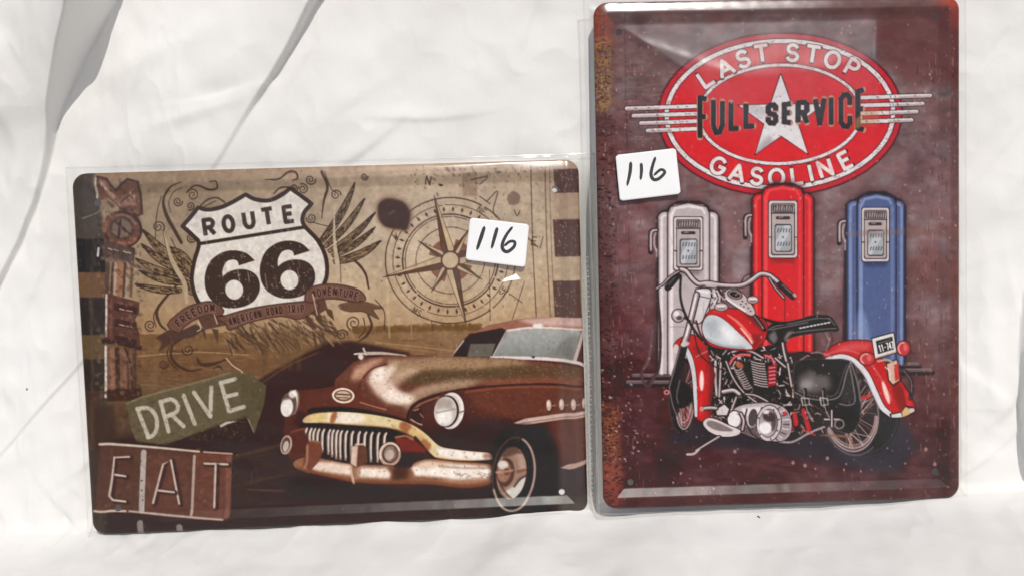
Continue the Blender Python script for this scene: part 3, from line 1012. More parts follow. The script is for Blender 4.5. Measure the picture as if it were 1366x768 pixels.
    A.line(z([(750, 205), (802, 138)]), 1.8, (206, 188, 176), .9)
    A.line(z([(830, 150), (815, 205)]), 1.6, (60, 42, 38), .9)
    gl = z([(920, 208), (985, 97), (1100, 86), (1290, 93), (1255, 217), (1100, 210)])
    A.fill(gl, lambda x, y: lerpc([(436, (164, 164, 160)), (458, (150, 151, 148)), (480, (128, 128, 124))])(y), 1, .4)
    A.fill(z([(1170, 190), (1240, 120), (1285, 110), (1255, 217)]), (104, 98, 92), .5, 4)
    for i in range(60):
        A.fill(ell(rng.uniform(730, 768), rng.uniform(455, 478), 1.2, .9), (112, 104, 96), .5)
    A.line(z([(985, 96), (1100, 84), (1300, 91)]), 2.6, (226, 212, 206), .95, .2)
    A.line(z([(918, 209), (1100, 212), (1260, 225), (1310, 245)]), 4.2, (222, 208, 204), .95, .3)
    A.line(z([(1300, 98), (1262, 222)]), 5, (206, 190, 188), .9, .4)
    A.line(z([(980, 98), (922, 206)]), 1.6, (206, 196, 190), .8, .2)
    A.fill(ell(718, 434.5, 7, 3), (236, 226, 220), .9, 1)
    A.fill(ell(712, 476.5, 2, 1.6), (50, 38, 36))
    # hood
    hood = z([(262, 340), (268, 300), (300, 270), (345, 228), (400, 210), (500, 200), (750, 203), (1000, 212), (1300, 250), (1300, 326), (1130, 318), (950, 325), (800, 340), (680, 365), (600, 400), (575, 440), (565, 472), (480, 455), (330, 425), (262, 420)])
    A.setclip(hood)
    A.fill(hood, (102, 62, 50))
    A.fill(z([(480, 215), (750, 205), (1000, 212), (1100, 240), (900, 270), (640, 262), (520, 300)]), (158, 128, 98), .95, 4)
    A.fill(z([(540, 300), (640, 262), (800, 262), (1000, 240), (1290, 250), (1290, 290), (1000, 290), (800, 300), (620, 318)]), (88, 70, 48), .92, 4)
    A.fill(z([(540, 372), (620, 330), (760, 300), (900, 300), (820, 330), (680, 356), (600, 392), (560, 430)]), (170, 142, 118), .9, 4)
    A.fill(z([(860, 300), (1290, 285), (1290, 328), (1130, 318), (900, 328)]), (130, 78, 58), .85, 4)
    A.fill(z([(1050, 230), (1300, 255), (1300, 290), (1060, 280)]), (98, 62, 46), .6, 5)
    A.fill(z([(330, 300), (350, 250), (420, 215), (480, 212), (420, 250), (375, 300)]), (196, 152, 128), .9, 4)
    A.fill(z([(400, 300), (445, 250), (530, 232), (500, 300), (545, 362), (605, 372), (572, 405), (480, 395), (430, 352)]), (226, 204, 188), .95, 5)
    A.fill(z([(470, 300), (560, 250), (640, 255), (560, 300), (520, 330)]), (196, 168, 144), .7, 5)
    A.fill(ell(504, 499, 11, 9, -30), (240, 226, 216), .8, 4)
    A.fill(ell(530, 530, 20, 8, 10), (238, 224, 212), .75, 4)
    A.fill(z([(262, 345), (330, 330), (480, 420), (570, 450), (560, 480), (330, 440), (250, 430)]), (96, 52, 41), .9, 4)
    for i in range(500):
        x, y = rng.uniform(450, 640), rng.uniform(478, 545)
        A.fill(ell(x, y, rng.uniform(.4, 1.6), rng.uniform(.4, 1.2)), [(120, 66, 46), (92, 60, 44), (180, 150, 126)][rng.integers(3)], .3, .4)
    for i in range(700):
        x, y = rng.uniform(560, 785), rng.uniform(476, 512)
        A.fill(ell(x, y, rng.uniform(.4, 1.8), rng.uniform(.4, 1.2)), [(78, 64, 44), (150, 124, 92), (116, 92, 64)][rng.integers(3)], .4)
    A.line(z([(470, 385), (540, 405)]), 1.4, (214, 184, 164), .7, .4)
    A.line(z([(372, 395), (430, 412), (480, 425)]), 1.5, (206, 150, 122), .7, .5)
    A.setclip()
    A.line(z([(482, 235), (420, 256), (380, 300), (364, 348)]), 2.4, (92, 46, 34), .95, .4)
    A.line(z([(566, 475), (573, 440), (600, 400), (680, 365), (800, 340), (950, 325), (1130, 318), (1300, 326)]), [3.6, 3, 2.2, 2, 2], (44, 24, 21), .95, .3)
    A.line(z([(590, 430), (625, 400), (700, 372)]), 1.6, (184, 134, 108), .7, .5)
    A.line(z([(810, 352), (950, 336), (1130, 330), (1290, 338)]), 2.4, (164, 92, 64), .6, 1.2)
    for i in range(700):
        x, y = rng.uniform(585, 783), rng.uniform(516, 560)
        A.fill(ell(x, y, rng.uniform(.5, 2.2), rng.uniform(.4, 1.6)), [(98, 50, 36), (150, 84, 58), (80, 42, 34)][rng.integers(3)], .28, .2)
    # fender front left
    A.fill([(396, 522), (424, 519), (447, 515), (470, 540), (466, 546), (421, 545), (404, 560), (398, 566), (392, 560)], (92, 51, 41), 1, 1)
    A.fill([(396, 548), (410, 552), (402, 572), (390, 566)], (60, 32, 26), .9, 2)
    # emblem and ornament
    A.fill(ell(457, 528, 15, 10.2, 4), (226, 208, 190))
    A.fill(ell(457, 528, 12.4, 7.8, 4), (112, 76, 60))
    A.fill(ell(457, 527.5, 10, 5.6, 4), (196, 172, 152))
    A.line([(448, 526), (466, 527)], 2, (84, 56, 46), .9)
    A.line([(450, 530.5), (464, 531)], 1.4, (92, 62, 50), .9)
    A.line([(486, 472), (510, 471.5), (541, 474.5)], [5, 4, 1.5], (196, 176, 162), .95, .3)
    A.line([(486, 474), (512, 474), (536, 475)], 1.4, (90, 60, 48), .8, .3)
    A.fill(ell(482.5, 474, 6.6, 5.6, -20), (84, 58, 48))
    A.fill(ell(480.5, 476, 3.4, 4, -20), (216, 204, 196), .95, .3)
    A.line([(472, 472.6), (481, 471.5), (488, 473)], 2, (214, 200, 190), .95)
    A.line([(484, 465), (487, 472)], 2.6, (206, 190, 180), .9)
    # headlights
    A.fill(ell(391, 537, 7, 17, 8), (206, 194, 186))
    A.line(ell(391, 537, 6, 16, 8, -80, 80, 14), 2, (92, 66, 58), .8, .3, 0)
    A.fill(ell(384, 540, 10.5, 16.5, 6), (98, 78, 70))
    A.fill(ell(381.4, 544, 8.2, 12.4, 6), (222, 214, 208), 1, .4)
    A.line([(375, 534), (390, 531)], 2.2, (130, 114, 106), .8, .6)
    A.fill(ell(389, 526, 5, 5), (236, 228, 222), .8, 1)
    A.fill(ell(601, 549, 18.8, 25.6, 8), (66, 42, 36))
    A.fill(ell(601, 548.4, 17.8, 24.6, 8), (204, 192, 184))
    A.line(ell(600.5, 548.4, 16.2, 22.6, 8, -100, 60, 24), 3, (232, 224, 218), .8, .6, 0)
    A.fill(ell(595.4, 549.3, 16.8, 21.6, 6), (54, 36, 32))
    A.fill(ell(594, 549.3, 15.2, 20, 6), (196, 186, 180))
    A.fill(ell(592.5, 540, 11, 9, 6), (164, 150, 142), .9, 3)
    A.fill(ell(592.5, 556, 11, 11, 6), (232, 226, 220), .95, 3)
    A.line([(582, 551), (607, 546)], 2, (150, 130, 118), .7, .8)
    A.line([(612, 551), (618, 549)], 2, (120, 100, 92), .9)
    A.fill(spl([(550, 548), (558, 544), (564, 552), (560, 566), (552, 562), (548, 556)], 4, True), (56, 32, 27), .95, .5)
    A.line([(548, 560), (556, 565), (562, 567)], 2, (200, 168, 146), .8)
    A.line([(552, 548), (558, 546)], 1.6, (186, 146, 122), .8)
    A.line([(560, 552), (564, 557)], 1.6, (170, 124, 100), .8)
    # grille
    A.fill([(398, 566), (424, 564), (472, 568), (515, 571), (545, 582), (560, 596), (545, 622), (480, 622), (404, 606)], (42, 26, 22), 1, .6)
    tx = [407, 413, 418, 423.5, 430, 438, 443, 448.5, 454, 461, 469, 478, 486.5, 495, 504, 513]
    for i, x in enumerate(tx):
        y0, y1 = 571.5 + i * .45, 590 + min(i, 7) * 3.2 + max(0, i - 7) * .6
        A.line([(x + 1.6, y0), (x - .6, y0 + 5), (x - 1.4, (y0 + y1) / 2), (x - 1, y1)], [3.0, 4.0, 3.2], (150, 128, 116), .95, .2)
        A.line([(x + 1.8, y0 + .5), (x - .2, y0 + 5), (x - .9, (y0 + y1) / 2), (x - .5, y1 - 3)], [1.6, 2, 1.4], (226, 214, 204), .95, .2)
    # chrome moustache bar
    A.line(z([(160, 432), (200, 424), (330, 425), (480, 452), (570, 478)]), 6, (40, 22, 19), .95, .6)
    mo = z([(135, 477), (150, 452), (200, 439), (300, 435), (420, 445), (540, 470), (600, 495), (650, 530), (700, 575), (760, 590), (850, 600), (905, 605), (922, 620), (915, 635), (850, 641), (750, 636), (690, 626), (650, 602), (610, 557), (560, 521), (480, 500), (350, 490), (200, 480)])
    A.fill(mo, (214, 192, 148), 1, .3, 4)
    A.setclip(mo, 4)
    A.fill(ell(461, 558, 26, 9, 3), (232, 220, 204), .95, 4)
    A.fill(ell(424, 558, 10, 7), (206, 184, 122), .8, 3)
    A.fill(ell(444, 557, 4, 9, 20), (150, 90, 56), .9, 1.6)
    A.fill(ell(409, 560, 6, 8), (200, 168, 126), .8, 2)
    A.fill(ell(510, 562, 16, 6, 10), (216, 200, 156), .8, 3)
    A.fill(ell(541, 571, 10, 7, 40), (144, 82, 50), .85, 2)
    A.fill(ell(551, 578, 7, 6, 40), (206, 176, 120), .9, 2)
    A.fill(ell(566, 594, 7, 10, -40), (150, 90, 56), .85, 2.5)
    A.fill(ell(560, 583, 5, 5), (196, 158, 106), .8, 2)
    A.fill(z([(690, 580), (760, 590), (850, 602), (915, 610), (915, 632), (850, 634), (740, 626), (690, 610)]), (232, 222, 214), .97, 2)
    A.line(z([(690, 628), (760, 638), (850, 642), (915, 636)]), 3, (120, 76, 54), .8, 1)
    A.line(z([(200, 481), (350, 491), (480, 501), (560, 522), (610, 558), (650, 604)]), 3, (122, 84, 52), .8, 1.2)
    for i in range(90):
        A.fill(ell(rng.uniform(405, 655), rng.uniform(548, 615), rng.uniform(.5, 3), rng.uniform(.4, 1.4), rng.uniform(0, 90)), (126, 80, 54), .4, .4)
    A.fill(ell(650, 609, 6, 4), (150, 112, 96), .8, 2)
    A.setclip()
    A.line(z([(600, 540), (650, 600), (700, 638), (800, 645), (920, 640)]), 4, (40, 22, 19), .9, 1)
    A.line(z([(600, 480), (650, 520), (705, 572), (760, 584), (860, 596)]), 1.4, (50, 30, 26), .9, .4)
    # fog lamps
    A.fill(z([(520, 542), (590, 545), (645, 590), (650, 630), (580, 640), (520, 640)]), (112, 46, 32), 1, .8)
    A.fill(z([(540, 600), (650, 605), (640, 660), (520, 665)]), (44, 26, 22), .95, 3)
    A.line(z([(520, 540), (560, 535), (590, 548)]), 3, (176, 122, 98), .8, .8)
    A.fill(ell(520, 606.5, 15.6, 17.4, 10), (64, 40, 33))
    A.fill(ell(519.5, 606.5, 14.6, 16.2, 10), (178, 148, 130))
    A.line(ell(519.5, 606.5, 13.2, 14.8, 10, 150, 330, 20), 2.2, (222, 206, 192), .9, .4, 0)
    A.fill(ell(520, 606.3, 11, 12.4, 10), (84, 56, 46))
    A.fill(ell(520.5, 606, 9, 10.4, 10), (140, 116, 104))
    A.fill(ell(519, 607.5, 5.6, 7, 20), (188, 170, 158), .95, 1.4)
    A.line(ell(521, 606, 7, 8.6, 10, -60, 70, 12), 2, (90, 66, 56), .8, .5, 0)
    A.fill([(384, 578), (404, 572), (412, 592), (400, 612), (384, 608)], (84, 46, 36), 1, 1.2)
    A.line([(388, 577), (400, 573), (406, 572)], 3, (126, 74, 56), .8, .8)
    A.fill(ell(380.5, 594, 7.6, 13, 12), (176, 154, 140))
    A.fill(ell(380, 594, 5.6, 10.5, 12), (96, 66, 56))
    A.fill(ell(380, 596, 3.8, 7.4, 12), (190, 176, 166), .95, .8)
    # bumper
    bl = z([(95, 642), (150, 622), (250, 636), (340, 652), (480, 657), (575, 668), (600, 645), (660, 630), (760, 640), (900, 650), (932, 670), (935, 710), (900, 740), (820, 752), (740, 745), (650, 735), (500, 735), (340, 726), (200, 696), (110, 672)])
    A.line(spl(bl, 3, True), 2.2, (52, 30, 24), .9, .4, 0, True)
    A.fill(bl, (140, 96, 72), 1, .3, 3)
    A.setclip(bl, 3)
    A.fill(z([(150, 640), (250, 644), (335, 656), (335, 700), (200, 680), (140, 662)]), (224, 204, 188), .95, 2.6)
    A.fill(z([(360, 665), (480, 668), (500, 690), (495, 712), (360, 705)]), (236, 222, 208), .95, 2.6)
    A.fill(z([(345, 660), (375, 660), (370, 725), (340, 722)]), (160, 116, 92), .7, 2)
    A.fill(z([(505, 640), (575, 645), (572, 715), (505, 725)]), (70, 42, 30), .95, 5)
    A.fill(z([(585, 665), (640, 640), (770, 650), (900, 660), (925, 680), (900, 712), (760, 720), (690, 705), (600, 700)]), (236, 226, 216), .97, 2.6)
    A.fill(z([(600, 652), (680, 640), (760, 650), (720, 662), (620, 672)]), (206, 166, 136), .6, 3)
    A.line(z([(700, 660), (800, 668), (920, 668)]), 3, (150, 116, 96), .6, 1.4)
    A.line(z([(110, 672), (200, 694), (340, 724), (500, 732), (650, 732), (740, 742), (830, 748), (910, 735)]), 6, (112, 66, 42), .85, 2)
    A.line(z([(720, 715), (800, 725), (880, 712)]), 5, (176, 132, 100), .7, 2)
    for i in range(120):
        A.fill(ell(rng.uniform(400, 660), rng.uniform(612, 650), rng.uniform(.4, 1.8), rng.uniform(.4, 1.2), rng.uniform(0, 90)), [(96, 58, 42), (120, 78, 56)][rng.integers(2)], .45, .4)
    for i in range(22):
        x = rng.uniform(600, 655)
        A.line([(x, 637 + rng.uniform(-5, 3)), (x + rng.uniform(3, 9), 636 + rng.uniform(-5, 3))], 1.0, (84, 60, 50), .4)
    A.setclip()
    A.fill(z([(148, 572), (165, 551), (205, 560), (216, 600), (200, 640), (165, 680), (130, 660), (140, 630)]), (112, 66, 50), 1, .5)
    A.line(z([(152, 575), (150, 640), (140, 668)]), 3, (170, 124, 102), .8, 1)
    A.line(z([(165, 553), (205, 561)]), 2.4, (150, 104, 84), .8, .6)
    A.fill(z([(335, 575), (385, 569), (400, 590), (402, 645), (352, 668), (330, 652)]), (96, 60, 46), 1, .4)
    A.fill(z([(336, 578), (362, 574), (356, 664), (332, 650)]), (208, 182, 166), .95, 1)
    A.line(z([(352, 570), (392, 568)]), 2.2, (210, 190, 176), .85, .5)
    A.line(z([(330, 668), (345, 730)]), 3.4, (206, 180, 160), .8, .8)
    A.fill(z([(60, 700), (200, 705), (340, 738), (640, 748), (760, 760), (930, 745), (930, 800), (60, 800)]), (44, 27, 23), .75, 5)
    # portholes, side trims
    for x, y in ((732.6, 541), (749.7, 540), (765, 539), (780, 538)):
        A.fill(ell(x + 1.2, y + 1.5, 4.4, 9), (66, 36, 30), .8, .8)
        A.fill(ell(x, y, 3.4, 7.6), (196, 166, 154), 1, .4)
        A.fill(ell(x - .8, y - 2, 1.8, 4), (226, 206, 196), .9, .6)
        A.line([(x + 3, y + 1), (x + 9, y)], 1.4, (170, 132, 118), .8)
    A.fill(z([(1010, 481), (1060, 462), (1180, 445), (1310, 428), (1310, 453), (1180, 470), (1060, 488)]), (196, 168, 156), 1, .3)
    A.line(z([(1030, 484), (1180, 462), (1310, 444)]), 1.3, (110, 76, 66), .7, .3)
    A.fill(z([(1205, 668), (1240, 650), (1320, 628), (1320, 644), (1240, 673)]), (190, 158, 146), .95, .3)
    # wheel
    A.fill([(655, 600), (668, 575), (700, 566), (728, 572), (745, 600), (748, 660), (730, 690), (655, 690)], (40, 24, 21), .9, 4)
    A.fill(ell(685.5, 632.5, 29, 49.5, 6), (34, 22, 20), .95, .6)
    A.line(ell(685.5, 632.5, 28, 48.5, 6, -75, 150, 40), 3.2, (182, 160, 150), .85, .5, 0)
    A.line(ell(685.5, 632.5, 28, 48.5, 6, 150, 285, 40), 1.8, (120, 94, 84), .6, .6, 0)
    A.fill(ell(682.5, 632, 20.8, 36, 6), (88, 62, 54))
    A.fill(ell(682.5, 632, 19.6, 34.6, 6), (150, 118, 102))
    hub = ell(682.5, 632, 19.6, 34.6, 6)
    A.setclip(hub)
    A.fill([(664, 600), (690, 596), (703, 612), (690, 606), (672, 612)], (92, 66, 56), .9, 2)
    A.fill([(664, 628), (676, 622), (678, 640), (664, 646)], (206, 200, 190), .9, 3)
    A.fill([(684, 650), (700, 634), (704, 640), (694, 664), (680, 668), (672, 658)], (204, 200, 192), .95, 2)
    A.fill([(690, 606), (702, 606), (704, 628), (694, 628)], (176, 148, 134), .9, 2)
    A.line([(690, 630), (704, 627)], 4, (120, 82, 66), .9, 1)
    A.line([(686, 650), (694, 640), (704, 634)], 3, (70, 46, 40), .9, 1)
    A.line([(668, 648), (676, 660), (684, 667)], 3, (80, 58, 50), .8, 1)
    A.setclip()
    A.fill(ell(674.5, 631, 12, 19.5, 6), (82, 52, 44), .95, .6)
    A.fill(ell(672.5, 630, 9, 14.5, 6), (150, 110, 92), .95, 1)
    A.fill(ell(671, 621, 7, 6, 6), (206, 200, 190), .95, 1.2)
    A.fill(ell(676, 630, 4.4, 5), (104, 66, 54), .9, .8)
    A.line([(662, 631), (674, 630), (684, 628)], 3, (176, 136, 116), .8, .8)
    A.line(ell(720, 617, 10, 10, 0, 20, 200, 20), .8, (120, 98, 92), .5, .2, 0)
    # fine scratches and grit over the whole print
    for i in range(700):
        x, y = rng.uniform(95, 785), rng.uniform(222, 705)
        A.fill(ell(x, y, rng.uniform(.3, 1.1), rng.uniform(.3, 1.4), rng.uniform(0, 90)), [(200, 180, 156), (52, 38, 32)][rng.integers(2)], rng.uniform(.15, .5))
    for i in range(90):
        x, y = rng.uniform(120, 780), rng.uniform(222, 690)
        A.line([(x, y), (x + rng.normal(0, 4), y + rng.uniform(4, 24))], .6, (196, 176, 152), .25)
    # overall wear
    wear = 1 + .028 * fbm(A.H, A.W, 14, 5, seed=9) + .018 * np.random.default_rng(5).standard_normal((A.H, A.W)).astype(np.float32)
    A.mul(wear)
    return A


# ------------------------------------------------------------------ print of the gasoline sign
def paint_gas():
    A = Art(776, -14, 1300, 694)
    Y, X = np.mgrid[0:A.H, 0:A.W].astype(np.float32) / A.S
    X += A.x0
    Y += A.y0
    n1 = fbm(A.H, A.W, 120, 6, seed=13)
    n2 = fbm(A.H, A.W, 40, 5, sy=.5, seed=14)
    n3 = fbm(A.H, A.W, 60, 4, seed=15)
    base = lerpc([(0, (108, 80, 79)), (180, (116, 90, 90)), (320, (126, 98, 99)), (440, (112, 82, 84)), (520, (90, 56, 58)), (590, (76, 43, 46)), (690, (78, 45, 47))])(Y)
    base += (n1 * 7 + n2 * 5)[..., None]
    base -= (sstep(930, 820, X) * sstep(80, 200, Y) * sstep(560, 440, Y))[..., None] * np.array([14, 20, 20])
    red = sstep(.4, 1.6, n3) * .25
    base += red[..., None] * np.array([24, -4, -6])
    gry = sstep(.3, 1.5, -n3) * (Y < 500)
    base += gry[..., None] * np.array([4, 12, 12])
    base += (sstep(1000, 860, X) * sstep(330, 480, Y))[..., None] * np.array([-8, -9, -7])
    A.im = (base / 255).astype(np.float32)
    # rusty rim
    e = np.minimum.reduce([X - 790 - (Y * .024), 1283.5 - X, Y - 2, 672 - Y + (1040 - X) * .024])
    rim = sstep(19, 14, e)
    A.im = A.im * (1 - .45 * rim[..., None]) + .45 * rim[..., None] * np.array([.34, .215, .20], np.float32)
    fl = fbm(A.H, A.W, 14, 5, sy=.45, seed=21)
    left = sstep(822, 806, X - Y * .024)
    for y0, y1, c in ((-14, 62, (150, 78, 58)), (52, 100, (160, 120, 74)), (96, 150, (170, 134, 86)), (180, 230, (110, 66, 58)), (540, 650, (156, 94, 62)), (600, 690, (132, 66, 54))):
        k = left * sstep(y0 - 8, y0 + 8, Y) * sstep(y1 + 8, y1 - 8, Y) * sstep(-.6, .5, fl + .3)
        A.im += k[..., None] * .85 * (np.array(c, np.float32) / 255 - A.im)
    k = left * sstep(.5, 1.0, fl) * ((Y > 60) & (Y < 620))
    A.im += (k * .75)[..., None] * (np.array([.17, .12, .12], np.float32) - A.im)
    k = sstep(1262, 1272, X) * sstep(46, 26, Y) + sstep(1230, 1276, X) * sstep(14, 4, Y)
    A.im += np.clip(k, 0, 1)[..., None] * .9 * (np.array([.66, .30, .23], np.float32) - A.im)
    k = sstep(1258, 1275, X) * sstep(.4, 1.1, fl)
    A.im += (k * .4)[..., None] * (np.array([.50, .33, .27], np.float32) - A.im)
    A.im *= 1 - .10 * (np.abs(X - (834 + (Y - 40) * .022)) < 1.0)[..., None] * np.ones(3, np.float32)

    # bands on the wall, then the glare-free corner of the film
    A.fill([(1200, 340), (1250, 336), (1290, 345), (1290, 400), (1210, 380)], (120, 72, 62), .4, 10)
    A.fill([(1200, 302), (1290, 298), (1290, 316), (1200, 316)], (124, 80, 66), .35, 4)
    A.fill([(1222, 470), (1236, 420), (1240, 402), (1246, 424), (1262, 470), (1250, 490), (1230, 490)], (128, 98, 96), .35, 5)
    A.fill([(1165, 18), (1288, 10), (1288, 110), (1215, 112), (1175, 70)], (98, 54, 52), .55, 8)  # missing glare of the clinging film, painted as a darker patch

    LT, DK = (216, 208, 208), (58, 34, 36)
    # ---- emblem
    cx, cy, rt = 1042.5, 152, -1.4
    for k in range(2):
        A.fill(ell(cx, cy, 165 - k, 110.5 - k, rt), (88, 34, 40), .9, 1.2)
    A.fill(ell(cx, cy, 162.5, 108, rt), (186, 44, 54))
    A.fill(ell(cx, cy, 156.4, 102.4, rt), DK)
    A.fill(ell(cx, cy, 155, 101, rt), (222, 214, 214))
    A.fill(ell(cx, cy, 149.2, 95.4, rt), DK)
    A.fill(ell(cx, cy, 148, 94.2, rt), lambda x, y: lerpc([(60, (200, 62, 66)), (140, (204, 44, 50)), (240, (208, 40, 46))])(y))
    A.fill(ell(cx, cy, 112.4, 69.4, rt), DK)
    A.fill(ell(cx, cy, 111.2, 68.2, rt), (222, 212, 212))
    A.fill(ell(cx, cy, 106.8, 64, rt), DK)
    A.fill(ell(cx, cy, 106, 63.2, rt), lambda x, y: lerpc([(90, (202, 52, 58)), (150, (206, 42, 48)), (215, (208, 40, 44))])(y))
    for i in range(420):
        t = rng.uniform(0, 360)
        q = [1.0, .705][rng.integers(2)]
        p = ell(cx, cy, 152 * q + rng.uniform(-3, 3), 98 * q + rng.uniform(-3, 3), rt, t, t + 1, 2)[0]
        A.fill(ell(p[0], p[1], rng.uniform(.4, 1.8), rng.uniform(.3, 1)), (140, 96, 92), .55)
    for ch, x, y, r_, wd in (('L', 943, 103.5, -34, 14), ('A', 969, 89.5, -26, 19), ('S', 993, 78, -19, 15), ('T', 1018, 70.6, -8, 17), ('S', 1059.5, 69.5, 4, 15), ('T', 1086.5, 71.6, 9, 17), ('O', 1113, 79, 18, 18), ('P', 1139.5, 89.5, 30, 13),
                             ('G', 960, 221, 26, 18), ('A', 985.5, 230.5, 14, 18), ('S', 1011.5, 235, 6, 15), ('O', 1038, 236.5, 0, 18.5), ('L', 1065.5, 234.5, -7, 13), ('I', 1083.5, 230.6, -12, 8), ('N', 1103, 224.4, -18, 15), ('E', 1130, 213.5, -27, 12)):
        glyph(A, ch, boxfn(x, y, wd, 21, r_), 5.0, (222, 214, 212), 1, outline=((92, 30, 36), 1.0))
    for i in range(260):
        x, y = rng.uniform(930, 1150), [rng.uniform(60, 112), rng.uniform(208, 246)][rng.integers(2)]
        A.fill(ell(x, y, rng.uniform(.3, 1.2), rng.uniform(.3, 1)), (186, 120, 118), .45)

    A.setclip(ell(cx, cy, 162, 107.5, rt))
    for i in range(260):
        x, y = rng.uniform(885, 1200), rng.uniform(50, 255)
        A.fill(ell(x, y, rng.uniform(2, 14), rng.uniform(1, 6), rng.uniform(0, 180)), [(150, 30, 38), (216, 76, 76)][rng.integers(2)], .09, 2)
    A.setclip()

    def bars(L):
        for (x0, y0), (x1, y1) in L:
            A.line([(x0, y0), (x1, y1)], 7.2, DK, .95)
            A.line([(x0, y0), (x1, y1)], 5.0, (214, 206, 206), 1)
            A.line([(x0, y0 + 1.2), (x0 + (x1 - x0) * .45, y0 + (y1 - y0) * .45 + 1.2)], 2.6, (150, 128, 130), .55, .6)
            for i in range(5):
                u = rng.uniform(0, 1)
                A.fill(ell(x0 + (x1 - x0) * u, y0 + (y1 - y0) * u, 2, .8, rng.uniform(0, 90)), (120, 92, 92), .7)
    bars([((837, 144.2), (934, 141)), ((846, 154), (934, 151)), ((856, 164), (934, 161)), ((865, 174), (934, 171.2))])
    bars([((1244, 126.8), (1152, 129.6)), ((1234, 137.6), (1152, 140.2)), ((1226, 148.4), (1152, 151)), ((1219, 159.6), (1152, 161.8))])
    A.fill([(1148, 148), (1176, 146), (1172, 166), (1146, 170)], (190, 120, 70), .35, 3)
    # star
    c0 = np.array([1044, 157.5])
    st = []
    for k in range(10):
        rr = 59.5 if k % 2 == 0 else 23.5
        t = R(-90 + k * 36 - .6)
        st.append(c0 + rr * np.array([math.cos(t), math.sin(t) * .99]))
    A.line(np.array(st), 3.2, (84, 30, 34), 1, smooth=0, closed=True)
    A.fill(st, (218, 212, 214))
    A.setclip(np.array(st))
    A.fill([(1005, 205), (1028, 180), (1036, 192), (1015, 210)], (158, 150, 154), .8, 4)
    A.fill([(990, 135), (1010, 136), (1030, 150), (1015, 158)], (170, 162, 166), .5, 4)
    for i in range(80):
        A.fill(ell(rng.uniform(985, 1100), rng.uniform(95, 205), rng.uniform(.4, 1.8), rng.uniform(.3, 1), rng.uniform(0, 90)), (112, 92, 94), .55)
    A.setclip()
    # FULL SERVICE, taller towards both ends
    L = [('F', 932, 946.6, 126.6, 184.6), ('U', 950, 968.6, 130.4, 179), ('L', 973.5, 989.8, 133.3, 174), ('L', 993.6, 1010.5, 135.4, 171), ('S', 1023.6, 1040, 136.4, 166.8), ('E', 1045, 1059.4, 135.3, 166), ('R', 1063.6, 1081.8, 133, 166), ('V', 1086.6, 1105, 129, 168), ('I', 1107, 1115, 127.6, 168.8), ('C', 1121, 1139.4, 123, 172), ('E', 1143.6, 1157.2, 117.6, 175.4)]
    for ch, x0, x1, y0, y1 in L:
        left = x0 < 1015
        g = (.10 if left else -.12)

        def fn(x, y, x0=x0, x1=x1, y0=y0, y1=y1, g=g):
            m = 3.3
            xx = x0 + m + x * (x1 - x0 - 2 * m)
            s_ = 1 - g * (x - .5) * (.8 if ch in 'FUCE' else .5)
            cy_ = (y0 + y1) / 2
            return xx, cy_ + (y - .5) * (y1 - y0 - 2 * m) * s_ - (xx - 1044) * .006
        glyph(A, ch, fn, 6.9, (48, 44, 46), 1, GLC, outline=((188, 134, 110), .8), sq=True)
    for i in range(160):
        A.fill(ell(rng.uniform(932, 1157), rng.uniform(120, 182), rng.uniform(.3, 1.3), rng.uniform(.3, .9)), (112, 98, 92), .5)
    A.fill([(1144, 158), (1152, 152), (1150, 170), (1143, 172)], (206, 150, 92), .55, 2)

    # ---- pumps
    def pump(cl, cr, ct, sl, sr, stp, bt, pl, light, mid, dark):
        ol = [(sl - 2, bt), (sl - 2, stp + 6), (sl + 6, stp - 2), (cl - 1, stp - 3), (cl + 2, ct + 4), (cl + 14, ct - 3), (cr - 14, ct - 3), (cr - 1, ct + 4), (cr + 1, stp - 3), (sr - 5, stp - 2), (sr + 2, stp + 7), (sr + 2, bt)]
        A.fill(ol, (40, 26, 29), .8, 8)
        A.fill(ol, (44, 28, 31), .95, 1.2)
        for a_, b_, f in ((sl, cl + 1, 1), (sr, cr - 1, -1)):
            wd = (b_ - a_)                      # signed: outer edge -> column
            A.fill([(a_, bt), (a_, stp + 8), (a_ + wd * .12, stp + 4), (a_ + wd * .35, stp + 1), (a_ + wd * .6, stp), (b_, stp), (b_, bt)], mid)
            A.line([(a_ + wd * .34, bt), (a_ + wd * .34, stp + 9), (a_ + wd * .46, stp + 5.5), (a_ + wd * .8, stp + 4)], abs(wd) * .26, light, .8, 1.0, smooth=0)
            A.line([(b_ - wd * .07, bt), (b_ - wd * .07, stp + 1)], 2.4, dark, .85, .7)
            A.line([(a_ + wd * .06, bt), (a_ + wd * .06, stp + 8)], 1.8, dark, .7, .6)
        cc = [(cl, bt), (cl, ct + 14), (cl + 3, ct + 6), (cl + 9, ct + 2), ((cl + cr) / 2, ct), (cr - 9, ct + 2), (cr - 3, ct + 6), (cr, ct + 14), (cr, bt)]
        A.fill(cc, mid)
        A.line([(cl + 5, bt), (cl + 5, ct + 16), (cl + 10, ct + 7), ((cl + cr) / 2, ct + 4), (cr - 10, ct + 7), (cr - 6, ct + 14)], [5, 5, 4, 3.5, 4, 3], light, .85, 1.1, smooth=0)
        A.line([(cr - 5, bt), (cr - 5, ct + 18)], 4, light, .45, 1.2)
        A.line([(cl, bt), (cl, ct + 14), (cl + 4, ct + 5), ((cl + cr) / 2, ct - .5), (cr - 4, ct + 5), (cr, ct + 14), (cr, bt)], 1.5, (48, 30, 33), .85, .2, smooth=0)
        x0, y0, x1, y1 = pl
        u = lambda a_, b_: (x0 + a_ * (x1 - x0), y0 + b_ * (y1 - y0))
